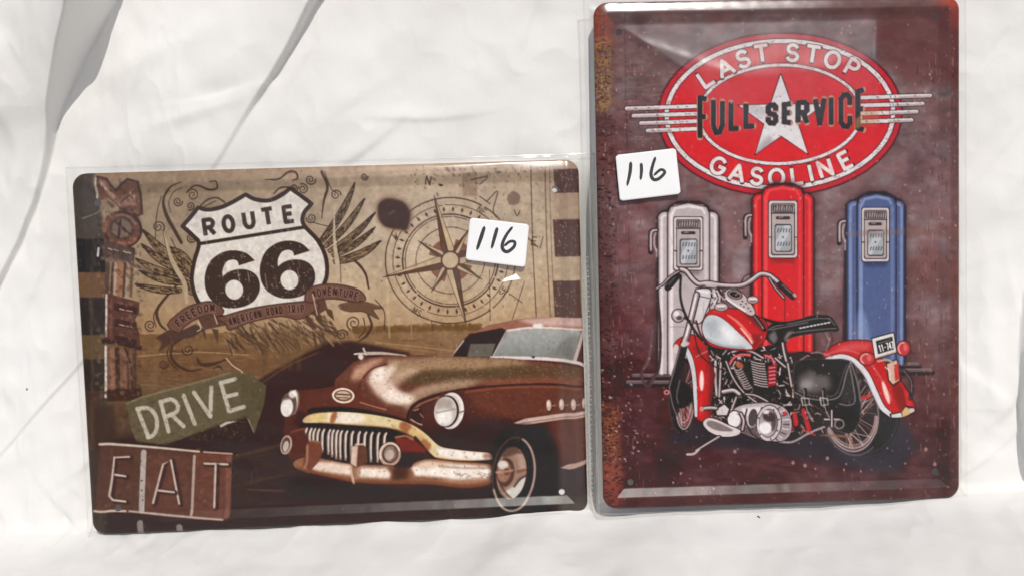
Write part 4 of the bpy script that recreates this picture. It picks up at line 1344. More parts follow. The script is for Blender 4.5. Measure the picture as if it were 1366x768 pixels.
        rr = lambda a_, b_, c_, d_: [u(a_ + .05, b_), u(c_ - .05, b_), u(c_, b_ + .03), u(c_, d_ - .03), u(c_ - .05, d_), u(a_ + .05, d_), u(a_, d_ - .03), u(a_, b_ + .03)]
        A.fill([(x0 - 1, y1 - 6), (x1 + 1, y1 - 6), (x1 - 4, y1 + 7), (x0 + 4, y1 + 7)], dark, .6, 3)
        A.fill(rr(-.03, -.015, 1.03, 1.015), (50, 34, 36))
        A.fill(rr(0, 0, 1, 1), (204, 192, 192))
        A.fill(rr(.07, .04, .93, .96), (58, 42, 44))
        A.fill(rr(.10, .05, .90, .94), (176, 162, 160))
        A.fill(rr(.11, .055, .89, .2), (112, 98, 97))
        for i in range(9):
            a_ = .16 + i * .085
            A.line([u(a_, .18), u(a_ + rng.uniform(-.02, .06), .08)], 1.1, (56, 44, 46), .85)
            A.line([u(a_ + .03, .17), u(a_ + .07, .09)], .9, (212, 204, 202), .8)
        A.line([u(.08, .215), u(.92, .215)], 1.8, (52, 38, 40), .9)
        A.line([u(.30, .30), u(.70, .30)], 4.4, (62, 46, 48), .95)
        A.line([u(.36, .29), u(.5, .285)], 1.4, (170, 152, 150), .8)
        A.fill(rr(.20, .41, .82, .90), (50, 38, 41))
        A.fill(rr(.23, .43, .79, .88), (160, 162, 166))
        A.fill([u(.23, .72), u(.56, .43), u(.79, .43), u(.79, .5), u(.36, .88), u(.23, .88)], (196, 198, 202), .7, .5)
        for yy in (.52, .76):
            for i in range(5):
                A.line([u(.31 + i * .1, yy + .03), u(.34 + i * .1, yy - .03)], 1.5, (70, 62, 66), .8)
        A.fill(ell(*u(.5, .64), 1.3, 1.3), (80, 70, 74))
        A.line([u(.0, .64), u(.1, .64)], 1.6, (52, 38, 40), .9)
        A.line([u(.9, .64), u(1.0, .64)], 1.6, (52, 38, 40), .9)

    def nozzle(x, y, hose):
        A.line([(x + 8, y), (x + 2, y + 1), (x, y + 6), (x, y + 30)], 6.5, (40, 26, 29), .8, .8)
        A.line([(x + 8, y), (x + 3, y + 1), (x + .5, y + 6), (x + .5, y + 27)], 2.6, (196, 180, 180), .95, .2)
        A.line([(x + 7, y + 4), (x + 5, y + 10), (x + 5, y + 20), (x + 8, y + 28)], 2.4, (176, 158, 158), .9, .2)
        A.line([(x + 8, y + 26), (x + 8, y + 42)], 2, (180, 164, 164), .85, .2)
        A.line(hose, 3.6, (44, 28, 31), .95, .4)
        A.line([(p[0] - .6, p[1]) for p in hose], 1, (112, 86, 86), .6, .3)
    W3 = ((228, 219, 219), (182, 169, 170), (100, 84, 86))
    R3 = ((228, 82, 80), (204, 36, 44), (112, 18, 28))
    B3 = ((138, 152, 186), (84, 96, 136), (42, 49, 76))
    # platforms
    for x0, x1, y in ((846, 905, 501), (838, 905, 510), (1200, 1228, 486), (1196, 1246, 494)):
        A.line([(x0, y + 3), (x1, y + 3)], 8, (42, 28, 31), .9, 1.4)
        A.line([(x0, y), (x1, y)], 5, (112, 92, 94), .9, .5)
        A.line([(x0, y - 1.5), (x1, y - 1.5)], 1.2, (160, 140, 140), .7, .3)
    pump(1146, 1198, 258.5, 1132, 1209.5, 268, 486, (1152.5, 277.4, 1188.4, 349), *B3)
    A.fill([(1132, 309), (1210, 305), (1210, 313), (1132, 316)], (132, 104, 100), .4, 1.5)
    nozzle(1122, 295, [(1130, 336), (1129, 380), (1128, 450), (1127, 500)])
    A.fill([(1146, 420), (1152, 410), (1160, 430), (1164, 460), (1142, 460)], (148, 170, 208), .5, 4)
    pump(1018.5, 1074, 246.6, 1006, 1087, 259, 484, (1027.8, 268, 1065.2, 344), *R3)
    nozzle(996, 287, [(1004, 326), (1004, 360), (1003, 400)])
    A.line([(1049, 388), (1049, 428)], 1.3, (96, 16, 24), .8)
    pump(892, 948, 271, 879, 960, 283, 499, (900.5, 289.7, 938.6, 360.4), *W3)
    nozzle(869, 307, [(878, 345), (878, 390), (882, 440), (880, 490), (868, 508), (860, 512)])
    A.line([(876, 430), (870, 470), (858, 494), (858, 506), (866, 516), (876, 500)], 4.4, (84, 62, 65), .9, .4)
    A.line([(872, 440), (866, 480), (860, 492)], 3.4, (110, 88, 90), .7, .5)
    A.line([(893, 436), (945, 436)], 1, (120, 104, 106), .7)

    # ---- shadow of the motorcycle on the floor
    A.fill([(888, 580), (940, 560), (1060, 570), (1200, 560), (1224, 590), (1206, 630), (1120, 622), (1000, 600), (900, 596)], (48, 42, 49), .95, 7)
    A.fill([(1120, 596), (1210, 560), (1225, 600), (1190, 634), (1130, 622)], (54, 50, 60), .8, 8)
    for i in range(26):
        x, y = rng.uniform(840, 1260), rng.uniform(600, 636)
        p = [(x, y)]
        for k in range(4):
            p.append((p[-1][0] + rng.uniform(3, 12), p[-1][1] + rng.uniform(-4, 4)))
        A.line(p, .9, (50, 28, 30), .7, smooth=0)

    CH, CD, BK, RD = (206, 192, 192), (84, 68, 70), (34, 25, 27), (196, 34, 42)

    def chrome(p, wd, smooth=5, c=CH):
        A.line(p, wd + 2.8, (38, 24, 27), 1, smooth=smooth)
        A.line(p, wd, (134, 114, 116), 1, smooth=smooth)
        A.line([(x - wd * .12, y - wd * .16) for x, y in p], wd * .55, c, 1, .15, smooth=smooth)

    # rear wheel
    A.fill(ell(1154, 553, 49, 55, -6), (33, 29, 33), 1, .6)
    A.line(ell(1154, 553, 46, 52, -6, -20, 90, 30), 1.4, (92, 88, 96), .6, .8, 0)
    A.fill(ell(1138, 550, 37, 55, -8), (52, 42, 46), 1, .4)
    A.line(ell(1140, 551, 41, 57, -8, 60, 165, 30), 2.4, (112, 100, 104), .7, .7, 0)
    for k, (f, c) in enumerate(((1.0, (196, 176, 176)), (.93, (116, 90, 90)), (.87, (206, 186, 184)), (.81, (140, 104, 100)), (.75, (186, 160, 158)))):
        A.line(ell(1137, 550, 36 * (.6 + .4 * f), 53 * (.35 + .65 * f) if k else 53, -8, 12, 160, 40), 1.7 if k in (0, 2) else 1.2, c, .9, .2, 0)
    A.line(ell(1138, 550, 36, 53, -8, -50, 40, 30), 2, (150, 132, 134), .8, .3, 0)
    hx, hy = 1121, 564
    for k in range(34):
        a0 = rng.uniform(-70, 110)
        p = ell(1137, 550, 34, 50, -8, a0, a0 + 1, 2)[0]
        q = ell(hx + 12, hy - 6, 12, 18, 0, a0 + rng.uniform(-40, 40), a0 + 60, 2)[0]
        A.line([q, p], .95, [(176, 148, 140), (136, 100, 94), (196, 174, 168)][rng.integers(3)], .85)
    A.line([(1096, 580.5), (1137, 583)], 3, (142, 98, 76), .85, .4)
    A.line([(1150, 532), (1164, 528)], 5, (190, 60, 58), .9, .4)
    # rear fender
    rf = spl([(1095, 477), (1107, 466), (1125, 456.5), (1149, 454), (1166, 457), (1172, 472), (1191, 492), (1210, 517), (1224, 547), (1206, 557), (1191, 556.5), (1178, 545), (1168, 522), (1155, 497), (1138, 484), (1118, 478.5)], 4, True)
    A.line(rf, 2.4, (50, 20, 24), .95, smooth=0, closed=True)
    A.fill(rf, (186, 34, 42))
    A.setclip(rf)
    A.fill([(1110, 466), (1140, 456), (1166, 458), (1160, 468), (1128, 468)], (206, 92, 92), .8, 4)
    A.line([(1100, 474), (1130, 467), (1156, 477), (1176, 502), (1192, 534)], 3, (214, 112, 108), .6, 1.4)
    A.fill([(1190, 500), (1210, 520), (1216, 548), (1204, 552), (1196, 530)], (120, 20, 28), .8, 3)
    A.fill(ell(1184.5, 524, 3, 16, -17), (240, 206, 196), .95, 1)
    A.fill([(1208, 520), (1214, 520), (1220, 544), (1213, 548)], (206, 56, 58), .8, 1)
    A.setclip()
    A.line([(1104, 479), (1125, 475.5), (1142, 482), (1158, 499), (1169, 522), (1179, 543), (1191, 554)], [5, 8, 9, 9, 9, 9, 7], (52, 34, 38), .9)
    A.line([(1105, 479), (1125, 475.5), (1142, 482), (1158, 499), (1169, 522), (1179, 543), (1191, 554)], [3.6, 6, 7, 7, 7, 7, 5.6], (212, 208, 212), 1)
    A.line([(1128, 478), (1142, 485), (1156, 502), (1166, 524), (1176, 545)], 1.6, (168, 166, 174), .8, .5)
    A.fill([(1189, 552), (1206, 549), (1210, 541), (1222, 543), (1225, 550), (1208, 559), (1190, 559)], (60, 40, 40))
    A.fill([(1192, 553.5), (1205, 551), (1206, 557), (1192, 557.5)], (206, 202, 206))
    A.fill([(1206, 550), (1211, 543), (1218, 548), (1216, 553), (1207, 557)], (206, 172, 124))
    A.fill([(1216, 545), (1222, 545), (1223, 549), (1217, 552)], (200, 192, 190))
    # tail lamps and plate
    A.line([(1206, 492), (1216, 502), (1220, 520), (1217, 532)], 6, (48, 40, 44), .8, 1)
    A.line([(1208, 494), (1218, 508), (1219, 524)], 1.2, (150, 136, 138), .7)
    A.fill([(1184, 484), (1200, 478.5), (1206, 508), (1194, 516), (1187, 508)], (62, 40, 40))
    A.fill([(1186, 486), (1199, 480.5), (1203, 507), (1194, 513), (1189, 507)], (206, 172, 154))
    A.fill([(1195, 487), (1201, 485), (1203, 506), (1197, 509)], (190, 60, 58))
    A.line([(1184, 490), (1190, 496), (1190, 506)], 2, (226, 206, 196), .8)
    A.line([(1174, 482), (1186, 480), (1194, 484)], 3, (190, 160, 140), .9)
    for x, y, rx, ry in ((1159, 478.7, 10.5, 8.4), (1208, 464.6, 8.6, 9.6)):
        A.fill(ell(x, y, rx + 1.2, ry + 1.2), (70, 24, 28))
        A.fill(ell(x, y, rx, ry), (186, 60, 64))
        A.line(ell(x - 1, y, rx * .66, ry * .76, 0, 120, 290, 14), 2, (232, 168, 164), .9, .4, 0)
        A.fill(ell(x + rx * .3, y - 1, rx * .3, ry * .5), (212, 104, 104), .9, .6)
    A.fill([(1164.6, 450.6), (1195.6, 442.4), (1199.8, 471), (1169.4, 480)], (44, 32, 34))
    A.fill([(1166, 452), (1194.6, 444.2), (1198.3, 470), (1170.4, 478.4)], (218, 214, 212))
    A.fill([(1171, 455), (1193, 449), (1195.6, 466), (1174, 472.6)], (30, 26, 28), 1, .2)
    for i, ch in enumerate('11-747'):
        x = 1176.6 + i * 3.35
        glyph(A, ch, boxfn(x, 465.2 - i * .95, 2.5 if ch != '-' else 2, 9, -15), 1.5, (226, 222, 220))
    A.line([(1175, 458), (1190, 453.6)], 1.4, (150, 144, 142), .7)
    A.line([(1172, 477), (1198, 469)], 1.5, (190, 150, 120), .8)

    # exhaust, frame, swing arm
    A.fill([(1046, 470), (1100, 470), (1110, 520), (1104, 580), (1046, 586)], (44, 32, 35), .95, 2)
    A.line([(1070, 480), (1090, 470), (1112, 476)], 2, (150, 132, 132), .8)
    A.fill([(1050, 500), (1056, 498), (1057, 528), (1048, 530)], RD)
    A.line([(1048, 496), (1046, 528)], 2.6, (212, 200, 200), .9)
    A.fill([(1054, 518), (1060, 514), (1061, 531), (1052, 531)], (212, 190, 150), .95, .3)
    for p in ([(1062, 552), (1064, 566)], [(1074, 548), (1082, 576)], [(1052, 560), (1058, 572)]):
        A.line(p, 6, (190, 44, 50), .95, .3)
    chrome([(1042, 590), (1060, 590), (1082, 578), (1102, 570)], 3, c=(170, 156, 158))
    A.line([(1072, 574), (1090, 581)], 2.4, (182, 60, 58), .8)

    # front wheel
    A.fill(ell(911.5, 528, 18.5, 51, 2), (33, 25, 27), 1, .5)
    A.line(ell(911.5, 528, 17.6, 50, 2, 95, 200, 30), 1.6, (92, 78, 80), .7, .4, 0)
    A.fill(ell(916, 528, 13, 44, 2), (58, 42, 44), 1, .3)
    for f, c in ((1, (200, 180, 180)), (.86, (150, 84, 84)), (.72, (206, 190, 188)), (.55, (110, 84, 84))):
        A.line(ell(915, 528, 13 * f, 45 * (.3 + .7 * f), 2, 20, 140, 24), 1.6, c, .9, .2, 0)
    for k in range(24):
        p = ell(915, 528, 11, 42, 2, *(lambda a: (a, a + 1))(rng.uniform(-60, 130)), 2)[0]
        A.line([(908 + rng.uniform(-2, 4), 528 + rng.uniform(-8, 8)), p], .9, [(180, 156, 152), (140, 104, 100), (190, 70, 72)][rng.integers(3)], .85)
    A.fill(spl([(897, 516), (908, 508), (922, 516), (925, 534), (912, 545), (899, 538)], 4, True), (27, 21, 23), 1, .5)
    A.line([(908, 508), (904, 528), (906, 538)], 2, (150, 138, 138), .6, .6)
    # front fender
    ff = spl([(900, 464), (904, 455), (914, 449), (926, 447), (940, 455), (953, 470), (956, 498), (954, 530), (951, 553), (940, 562), (930, 557), (926, 534), (926, 505), (920, 477), (908, 470)], 4, True)
    A.line(ff, 2.2, (50, 18, 22), .95, smooth=0, closed=True)
    A.fill(ff, (184, 28, 36))
    A.setclip(ff)
    A.fill([(944, 460), (958, 470), (958, 555), (946, 556), (948, 500)], (92, 14, 20), .85, 4)
    A.fill([(926, 460), (940, 466), (944, 480), (930, 476)], (120, 16, 24), .7, 4)
    A.fill(ell(937.4, 508, 3, 14), (244, 214, 206), .95, 1)
    A.line([(937, 528), (936, 555)], 4, (216, 60, 60), .7, 2)
    A.line([(930, 476), (946, 468), (954, 466)], 2, (206, 120, 118), .8, .4)
    A.setclip()
    A.line([(914, 462), (922, 478), (927, 500), (929, 530), (930, 556)], [9, 8, 7, 6.4, 5], (48, 30, 33), .9)
    A.line([(914, 462), (922, 478), (927, 500), (929, 530), (930, 555)], [7, 6.4, 5.4, 4.8, 3.6], (204, 196, 198), 1)
    A.fill(ell(903, 465, 4, 6), (206, 190, 188), .95, .6)

    # black fork leg
    A.line([(914, 458), (906, 490), (897, 519)], 11, (28, 20, 22), 1, .3)
    A.line([(909, 462), (901, 492), (894, 517)], 1.8, (150, 132, 132), .8, .3)
    A.line([(894, 518), (900, 545), (912, 570)], 1.6, (160, 146, 146), .7, .3)
    A.fill(ell(890.5, 523.5, 4, 3.4), (196, 120, 120))
    A.fill(ell(890.5, 523.5, 1.8, 1.6), (70, 40, 42))
    # engine block
    eng = [(944, 462), (1010, 464), (1044, 458), (1060, 480), (1058, 560), (1040, 580), (960, 572), (950, 540), (956, 500)]
    A.fill(eng, (36, 26, 28), 1, .6)
    A.setclip(np.array(eng, float))
    for i in range(460):
        x, y = rng.uniform(944, 1060), rng.uniform(462, 576)
        t = rng.uniform(0, 6.3)
        Ls = rng.uniform(3, 10)
        A.line([(x, y), (x + Ls * math.cos(t), y + Ls * math.sin(t))], rng.uniform(.8, 2.1), [(222, 210, 208), (150, 130, 128), (80, 60, 62), (196, 180, 178), (28, 19, 21), (24, 17, 19)][rng.integers(6)], .9)
    A.fill([(982, 486), (1000, 480), (1004, 520), (994, 530), (984, 510)], (34, 24, 26), .9, 2)
    A.fill([(1002, 480), (1026, 484), (1028, 518), (1040, 530), (1006, 526)], (32, 23, 25), .92, 2)
    for k in range(9):
        x, y = 981 + k * 1.6, 493 + k * 3.1
        A.line([(x, y), (x + 5, y + 1.4), (x + 10, y - 1)], 1.5, (190, 172, 170), .9)
    for k in range(10):
        x, y = 1003.5 + k * .5, 482 + k * 3.4
        A.line([(x, y), (x + 9, y + 2.6), (x + 18, y + 3.6)], 1.5, (196, 180, 178), .9)
    for p in ([(975, 486), (980, 478), (990, 473), (1002, 474)], [(1022, 474), (1032, 478), (1036, 490)]):
        A.line(p, 4, (186, 36, 48), .9, .3)
        A.line(p, 1.2, (236, 190, 186), .8, .3)
    A.fill([(1026, 488), (1038, 486), (1037, 514), (1026, 516)], (150, 34, 48), .95, .4)
    for k in range(5):
        A.line([(1028, 491 + k * 5), (1036, 490 + k * 5)], 1.4, (226, 170, 172), .8)
    A.fill(ell(988, 487, 6, 4, 30), (196, 104, 74), .8, 1)
    chrome([(956, 482), (956, 506), (958, 528)], 3.6)
    chrome([(963, 484), (962, 510), (961, 530)], 2.6)
    chrome([(970, 482), (980, 505), (994, 524), (1012, 538)], 2.0)
    chrome([(996, 526), (1010, 528), (1026, 536)], 2.0)
    chrome([(966, 523), (980, 521), (988, 526)], 5.0)
    chrome([(984, 530), (978, 546), (976, 552)], 2.4)
    chrome([(978, 470), (990, 467), (1006, 470), (1020, 478)], 2.4)
    A.setclip()
    chrome([(1046, 452), (1050, 470), (1054, 492), (1058, 516)], 2.6)
    chrome([(1036, 478), (1050, 490)], 2.4)
    # primary cover
    pc = spl([(975, 554), (988, 542), (1014, 538), (1034, 539), (1050, 546), (1058, 563), (1055, 581), (1043, 589), (1018, 587), (994, 579), (977, 570)], 4, True)
    A.line(pc, 2.4, (40, 28, 30), .95, smooth=0, closed=True)
    A.fill(pc, (176, 162, 164))
    A.setclip(pc)
    A.fill([(990, 545), (1030, 541), (1016, 552), (996, 556)], (222, 214, 216), .9, 2)
    A.fill([(986, 572), (1010, 566), (1016, 586), (994, 580)], (84, 68, 72), .8, 2)
    A.line([(998, 546), (996, 560), (1004, 578), (1016, 586)], 2.4, (60, 46, 50), .9)
    A.line([(1004, 574), (1012, 562), (1018, 544)], 2.2, (70, 54, 58), .9)
    A.fill(ell(1006, 557.5, 6, 12, 8), (78, 68, 72))
    A.line(ell(1006, 557.5, 6.8, 12.8, 8), 1.2, (216, 206, 206), .8, .1, 0)
    A.fill([(1042, 544), (1054, 552), (1056, 578), (1046, 588), (1040, 584), (1047, 566)], (150, 134, 138), .9, 1)
    for k in range(9):
        t = R(-60 + k * 16)
        A.line([(1030 + 17 * math.cos(t), 565 + 21 * math.sin(t)), (1030 + 25 * math.cos(t), 565 + 25 * math.sin(t))], 1.8, [(70, 54, 58), (220, 210, 210)][k % 2], .8)
    A.fill([(1046, 549), (1053, 550), (1051, 554), (1046, 553)], (196, 50, 62), .9)
    A.setclip()
    A.fill(ell(1027.5, 565, 17.4, 25, 4), (48, 34, 37))
    A.fill(ell(1027.5, 565, 16.2, 23.8, 4), (198, 186, 188))
    A.fill(ell(1027, 565, 12.8, 19.6, 4), (88, 72, 76))
    A.fill(ell(1026.6, 565, 11.6, 18.2, 4), (170, 156, 158))
    A.fill(ell(1028, 556, 9, 7, 10), (60, 46, 50), .9, 1.6)
    A.fill(ell(1034, 566, 3.4, 10, 10), (70, 54, 58), .8, 1.4)
    A.fill(ell(1022.5, 571.5, 8.4, 8, 0), (232, 226, 228), .97, 1)
    A.fill(ell(1024, 550, 4, 2.6), (226, 218, 218), .9, .8)
    for x, y in ((1034, 547), (1041, 560), (1039, 575), (1030, 586), (1016, 580), (1014, 558)):
        A.fill(ell(x, y, 1, 1.2), (60, 46, 50))
    A.fill(ell(982, 560, 10.6, 12.6, 0), (44, 30, 33))
    A.fill(ell(981.6, 560, 9.2, 11.2, 0), (222, 214, 216))
    A.line(ell(984, 561, 6, 9, 0, -80, 90, 14), 1.6, (110, 92, 96), .8, .3, 0)
    chrome([(990, 552), (994, 562), (992, 574)], 3)
    A.fill([(955, 546), (968, 538), (976, 545), (974, 556), (956, 556)], (50, 34, 37))
    A.fill([(957, 547), (968, 540), (974, 546), (971, 554), (958, 554)], (206, 194, 194))
    chrome([(939, 545.5), (948, 544.5), (957, 545)], 4)
    A.fill(ell(937.5, 546, 3, 3.4), (190, 130, 124))
    # footboard, kickstand
    fb = spl([(939.5, 566), (945, 558.5), (957, 560), (974, 568), (989, 574.5), (985, 581), (967, 583), (949, 577)], 4, True)
    A.line(fb, 2.6, (40, 28, 30), .95, smooth=0, closed=True)
    A.fill(fb, (206, 194, 194))
    A.fill(spl([(944, 566), (948, 561.5), (958, 563.5), (972, 570), (980, 575), (966, 576), (952, 572.5)], 4, True), (128, 112, 113), 1, .3)
    chrome([(961, 583), (946, 592), (930, 602)], 2.4, smooth=0)
    A.line([(934, 600), (927, 606), (918, 607)], 3, (190, 174, 174), .95)
    for i in range(40):
        x, y = rng.uniform(1058, 1108), rng.uniform(536, 580)
        A.line([(x, y), (x + rng.uniform(-6, 6), y + rng.uniform(-6, 6))], rng.uniform(.8, 1.8), [(176, 160, 160), (90, 74, 76)][rng.integers(2)], .8)

    # ---- saddle bag
    bag = spl([(1061, 492), (1067, 481.5), (1090, 479.5), (1137, 481.5), (1146, 505), (1151, 535), (1149, 562), (1138, 578), (1120, 574), (1103, 552), (1086, 540), (1070, 534), (1061, 520)], 4, True)
    A.fill(bag, (34, 30, 32), 1, .4)
    A.line(bag, 1.4, (120, 108, 108), .5, .4, 0, True)
    A.setclip(bag)
    A.fill([(1066, 504), (1084, 492), (1108, 496), (1112, 518), (1090, 526), (1070, 522)], (112, 104, 104), .85, 7)
    A.fill(ell(1078, 514, 10, 7, -20), (176, 168, 168), .6, 5)
    A.fill([(1084, 484), (1130, 484), (1122, 500), (1090, 500)], (26, 22, 24), .9, 5)
    A.fill([(1124, 530), (1130, 500), (1138, 490), (1144, 534), (1128, 540)], (58, 54, 56), .9, 3)
    for i in range(260):
        A.fill(ell(rng.uniform(1062, 1150), rng.uniform(484, 575), rng.uniform(.5, 1.6), rng.uniform(.4, 1)), (100, 94, 94), .25)
    A.setclip()
    for p in ([(1063, 524), (1078, 531), (1100, 534), (1119, 531), (1126, 520), (1131, 500), (1137, 483)], [(1122, 539), (1134, 541), (1143, 535), (1140, 510), (1136, 488)], [(1137, 482), (1146, 510), (1150, 536)]):
        A.line(p, 1.7, (150, 140, 140), .8, .3)
    P = spl([(1066, 521), (1080, 527), (1100, 530), (1116, 527), (1122, 516), (1127, 500), (1132, 487)], 5)
    for q in P[::1]:
        A.fill(ell(q[0], q[1], .7, .7), (176, 166, 164), .8)
    for x, y in ((1076, 534), (1101, 534)):
        A.line([(x, y - 14), (x + 1, y + 2), (x + 6, y + 20)], 5, (32, 24, 26), 1, .3)
        A.line([(x - 1.5, y - 14), (x - .5, y), (x + 4, y + 18)], 1.1, (182, 170, 166), .85)
        A.line(np.array([(x - 5, y - 3), (x + 5, y - 2), (x + 6, y + 6), (x - 3, y + 7)]), 1.6, (206, 196, 190), .95, .1, 0, True)
        A.line([(x + 4, y + 16), (x + 10, y + 28)], 2.6, (150, 138, 136), .85, .3)
    chrome([(1102, 560), (1112, 560), (1122, 560)], 2.4)
    chrome([(1112, 548), (1112, 570)], 2.2)
    A.line(ell(1122, 566, 6, 6), 1.6, (176, 164, 162), .85, .2, 0)

    # ---- seat
    seat = spl([(1020, 446), (1026, 437), (1034, 431), (1048, 430), (1068, 426), (1088, 420.5), (1108, 421.5), (1116, 430), (1121, 441), (1104, 442), (1070, 447), (1054, 452), (1047, 463), (1036, 462), (1028, 456)], 4, True)
    A.line(seat, 2, (90, 74, 76), .9, smooth=0, closed=True)
    A.fill(seat, (28, 22, 23), 1, .3)
    A.setclip(seat)
    for p in ([(1022, 444), (1034, 436), (1060, 431), (1090, 425), (1108, 425)], [(1030, 440), (1050, 436), (1080, 430)], [(1050, 449), (1060, 444), (1100, 439), (1118, 438)], [(1108, 424), (1116, 434)]):
        A.line(p, 1.5, (150, 138, 138), .75, .4)
    A.fill([(1026, 448), (1036, 440), (1040, 452), (1034, 460)], (150, 140, 140), .7, 2.5)
    A.fill([(1047, 452), (1052, 442), (1062, 440), (1056, 448), (1050, 458)], (140, 130, 130), .7, 2)
    A.setclip()
    for k in range(9):
        x = 1069 + k * 4.7
        A.line([(x, 437.8 - k * .92), (x + 2.4, 437.3 - k * .92)], 1.9, (226, 218, 216), .95)
    A.line([(1010, 424), (1022, 426), (1036, 430), (1050, 431)], 4, (36, 26, 28), .95, .5)
    chrome([(1046, 458), (1048, 470), (1051, 482)], 3)
    A.line([(1104, 444), (1108, 456), (1104, 468)], 1.8, (140, 122, 122), .8)
    A.line([(1110, 443), (1113, 454), (1108, 466)], 1.8, (70, 54, 56), .8)
    A.line([(1056, 474), (1072, 470), (1090, 476), (1100, 484)], 2.6, (30, 22, 24), .95)

    # ---- tank
    tk = spl([(938, 432), (944, 420), (952, 413), (974, 411.5), (993, 415), (1010, 421), (1024, 430), (1024, 447), (1016, 460), (1005, 467), (974, 466), (951, 461.5), (941, 450)], 4, True)
    A.line(tk, 2.2, (54, 16, 20), .95, smooth=0, closed=True)
    A.fill(tk, (190, 28, 36))
    A.setclip(tk)
    A.fill([(990, 414), (1012, 422), (1024, 432), (1022, 446), (1006, 430)], (92, 12, 18), .8, 4)
    A.fill([(1004, 446), (1020, 446), (1014, 462), (1006, 466)], (120, 14, 22), .8, 3)
    A.line([(972, 420), (986, 430), (1000, 446), (1006, 456)], [2, 4, 4, 3], (232, 140, 130), .8, 1.2)
    A.line([(990, 438), (1000, 450), (1005, 458)], 2, (248, 216, 204), .85, .7)
    A.fill(ell(960, 415, 8, 3), (214, 70, 66), .7, 2)
    A.setclip()
    td = spl([(938.4, 434), (943.5, 423), (953, 420), (967, 426), (984, 441), (1005.5, 463), (993, 465.4), (967, 463), (947.6, 456), (940, 446)], 5, True)
    A.line(td, 1.6, (92, 18, 24), .95, smooth=0, closed=True)
    A.fill(td, (196, 198, 202))
    A.setclip(td)
    A.fill(ell(953, 437, 9, 13, -40), (156, 160, 166), .75, 6)
    A.fill(ell(974, 446, 17, 8, 40), (226, 226, 228), .85, 6)
    A.line([(944, 453), (966, 462), (994, 464)], 4, (138, 140, 148), .7, 2)
    A.setclip()

    # ---- headstock, forks, lamps
    A.fill(spl([(928, 388), (932, 384), (950, 384.5), (950, 400), (944, 416), (938, 430), (927, 431), (925, 410)], 3, True), (44, 30, 33))
    A.fill(spl([(930, 389), (933, 386), (948.6, 386.5), (948.4, 400), (942.6, 416), (937, 429), (928, 429.5), (927, 410)], 3, True), (202, 194, 195))
    A.line([(929, 394), (948, 398)], 1.6, (92, 76, 78), .8)
    A.line([(933, 388), (946, 390)], 3, (232, 226, 226), .8, .6)
    chrome([(931, 393), (926, 414), (918, 446), (913, 460)], 6.5, smooth=3)
    A.line([(930, 396), (925, 416), (917, 448)], 1.6, (240, 232, 230), .8, .3)
    A.fill(ell(915, 459, 6, 3.4, -15), (196, 182, 180), .95, .3)
    A.fill(ell(906, 421, 9.4, 9.4), (46, 32, 35))
    A.fill(ell(906, 421, 8, 8), (176, 160, 162))
    A.fill(ell(903.5, 418.5, 4, 4), (230, 222, 222), .95, 1)
    A.fill(ell(907.5, 424, 4, 3), (70, 54, 58), .85, .8)
    A.line([(914, 424), (922, 428)], 3, (60, 44, 47), .9)
    A.line([(909.5, 368), (909, 396), (915, 418), (926, 438), (940, 456), (948, 462)], 3.2, (34, 22, 25), .95, .2)
    A.line([(926, 438), (934, 470), (950, 486), (966, 494)], 1.8, (60, 34, 37), .9)
    A.line([(930, 428), (936, 446), (948, 462)], 2.6, (72, 16, 22), .9)
    # instruments
    chrome([(958, 388), (962, 398), (958, 408)], 3)
    for i in range(26):
        x, y = rng.uniform(951, 970), rng.uniform(384, 404)
        A.line([(x, y), (x + rng.uniform(-4, 4), y + rng.uniform(-4, 4))], 1.4, [(196, 180, 180), (44, 30, 33)][rng.integers(2)], .9)
    A.line([(1004, 416), (1014, 428), (1022, 440)], 5.5, (40, 26, 29), .95)
    A.line([(1004, 417), (1013, 428), (1020, 438)], 2, (150, 134, 134), .8)
    ds = spl([(968.5, 391), (977, 385), (990, 389.5), (1001, 402), (1009, 416), (1004, 421), (994, 416), (981, 408), (971, 400)], 4, True)
    A.line(ds, 2.2, (44, 28, 31), .95, smooth=0, closed=True)
    A.fill(ds, (188, 172, 172))
    A.fill(ell(982, 393, 10.6, 6.4, 14), (50, 36, 38))
    A.line(ell(982, 393, 8.2, 4.6, 14), 1.2, (206, 192, 190), .85, .1, 0)
    A.line([(982, 394), (987, 391)], 1, (214, 150, 120), .9)
    A.line([(970, 398), (982, 406), (996, 415)], 2, (236, 228, 226), .85, .4)
    for x, y in ((992, 402), (997, 405), (994, 409), (1000, 411), (990, 406), (1003, 415)):
        A.fill(ell(x, y, 1.2, 1), (74, 54, 56))
    for x, y, rx, ry in ((963.7, 409.5, 8.6, 5.2), (1006, 400, 7.2, 4.6)):
        A.fill(ell(x, y, rx + 1, ry + 1), (46, 30, 33))
        A.fill(ell(x, y, rx, ry), (176, 158, 158))
        A.line([(x - rx * .6, y - ry * .3), (x + rx * .6, y - ry * .3)], 2, (238, 230, 228), .9, .3)
        A.line([(x - rx * .6, y + ry * .45), (x + rx * .6, y + ry * .45)], 1.2, (92, 72, 74), .9, .3)
    # handlebar
    A.line([(990, 378), (996, 368), (1008, 364)], 1.4, (50, 32, 35), .9)
    chrome([(910, 359.5), (917, 362), (925, 372), (934, 379), (946, 378), (966, 381), (990, 381), (1004, 374.5), (1016, 366), (1027, 367), (1036, 373), (1043, 380)], 5.2)
    A.fill(ell(950, 380, 9, 4, 8), (196, 182, 182), .9, .6)
    A.line([(944, 384), (960, 385), (968, 384)], 2, (60, 42, 45), .8, .4)
    A.line([(905, 368), (892, 384)], 9, (46, 30, 33), 1)
    A.line([(904, 370), (893, 383)], 6.6, (34, 26, 28), 1)
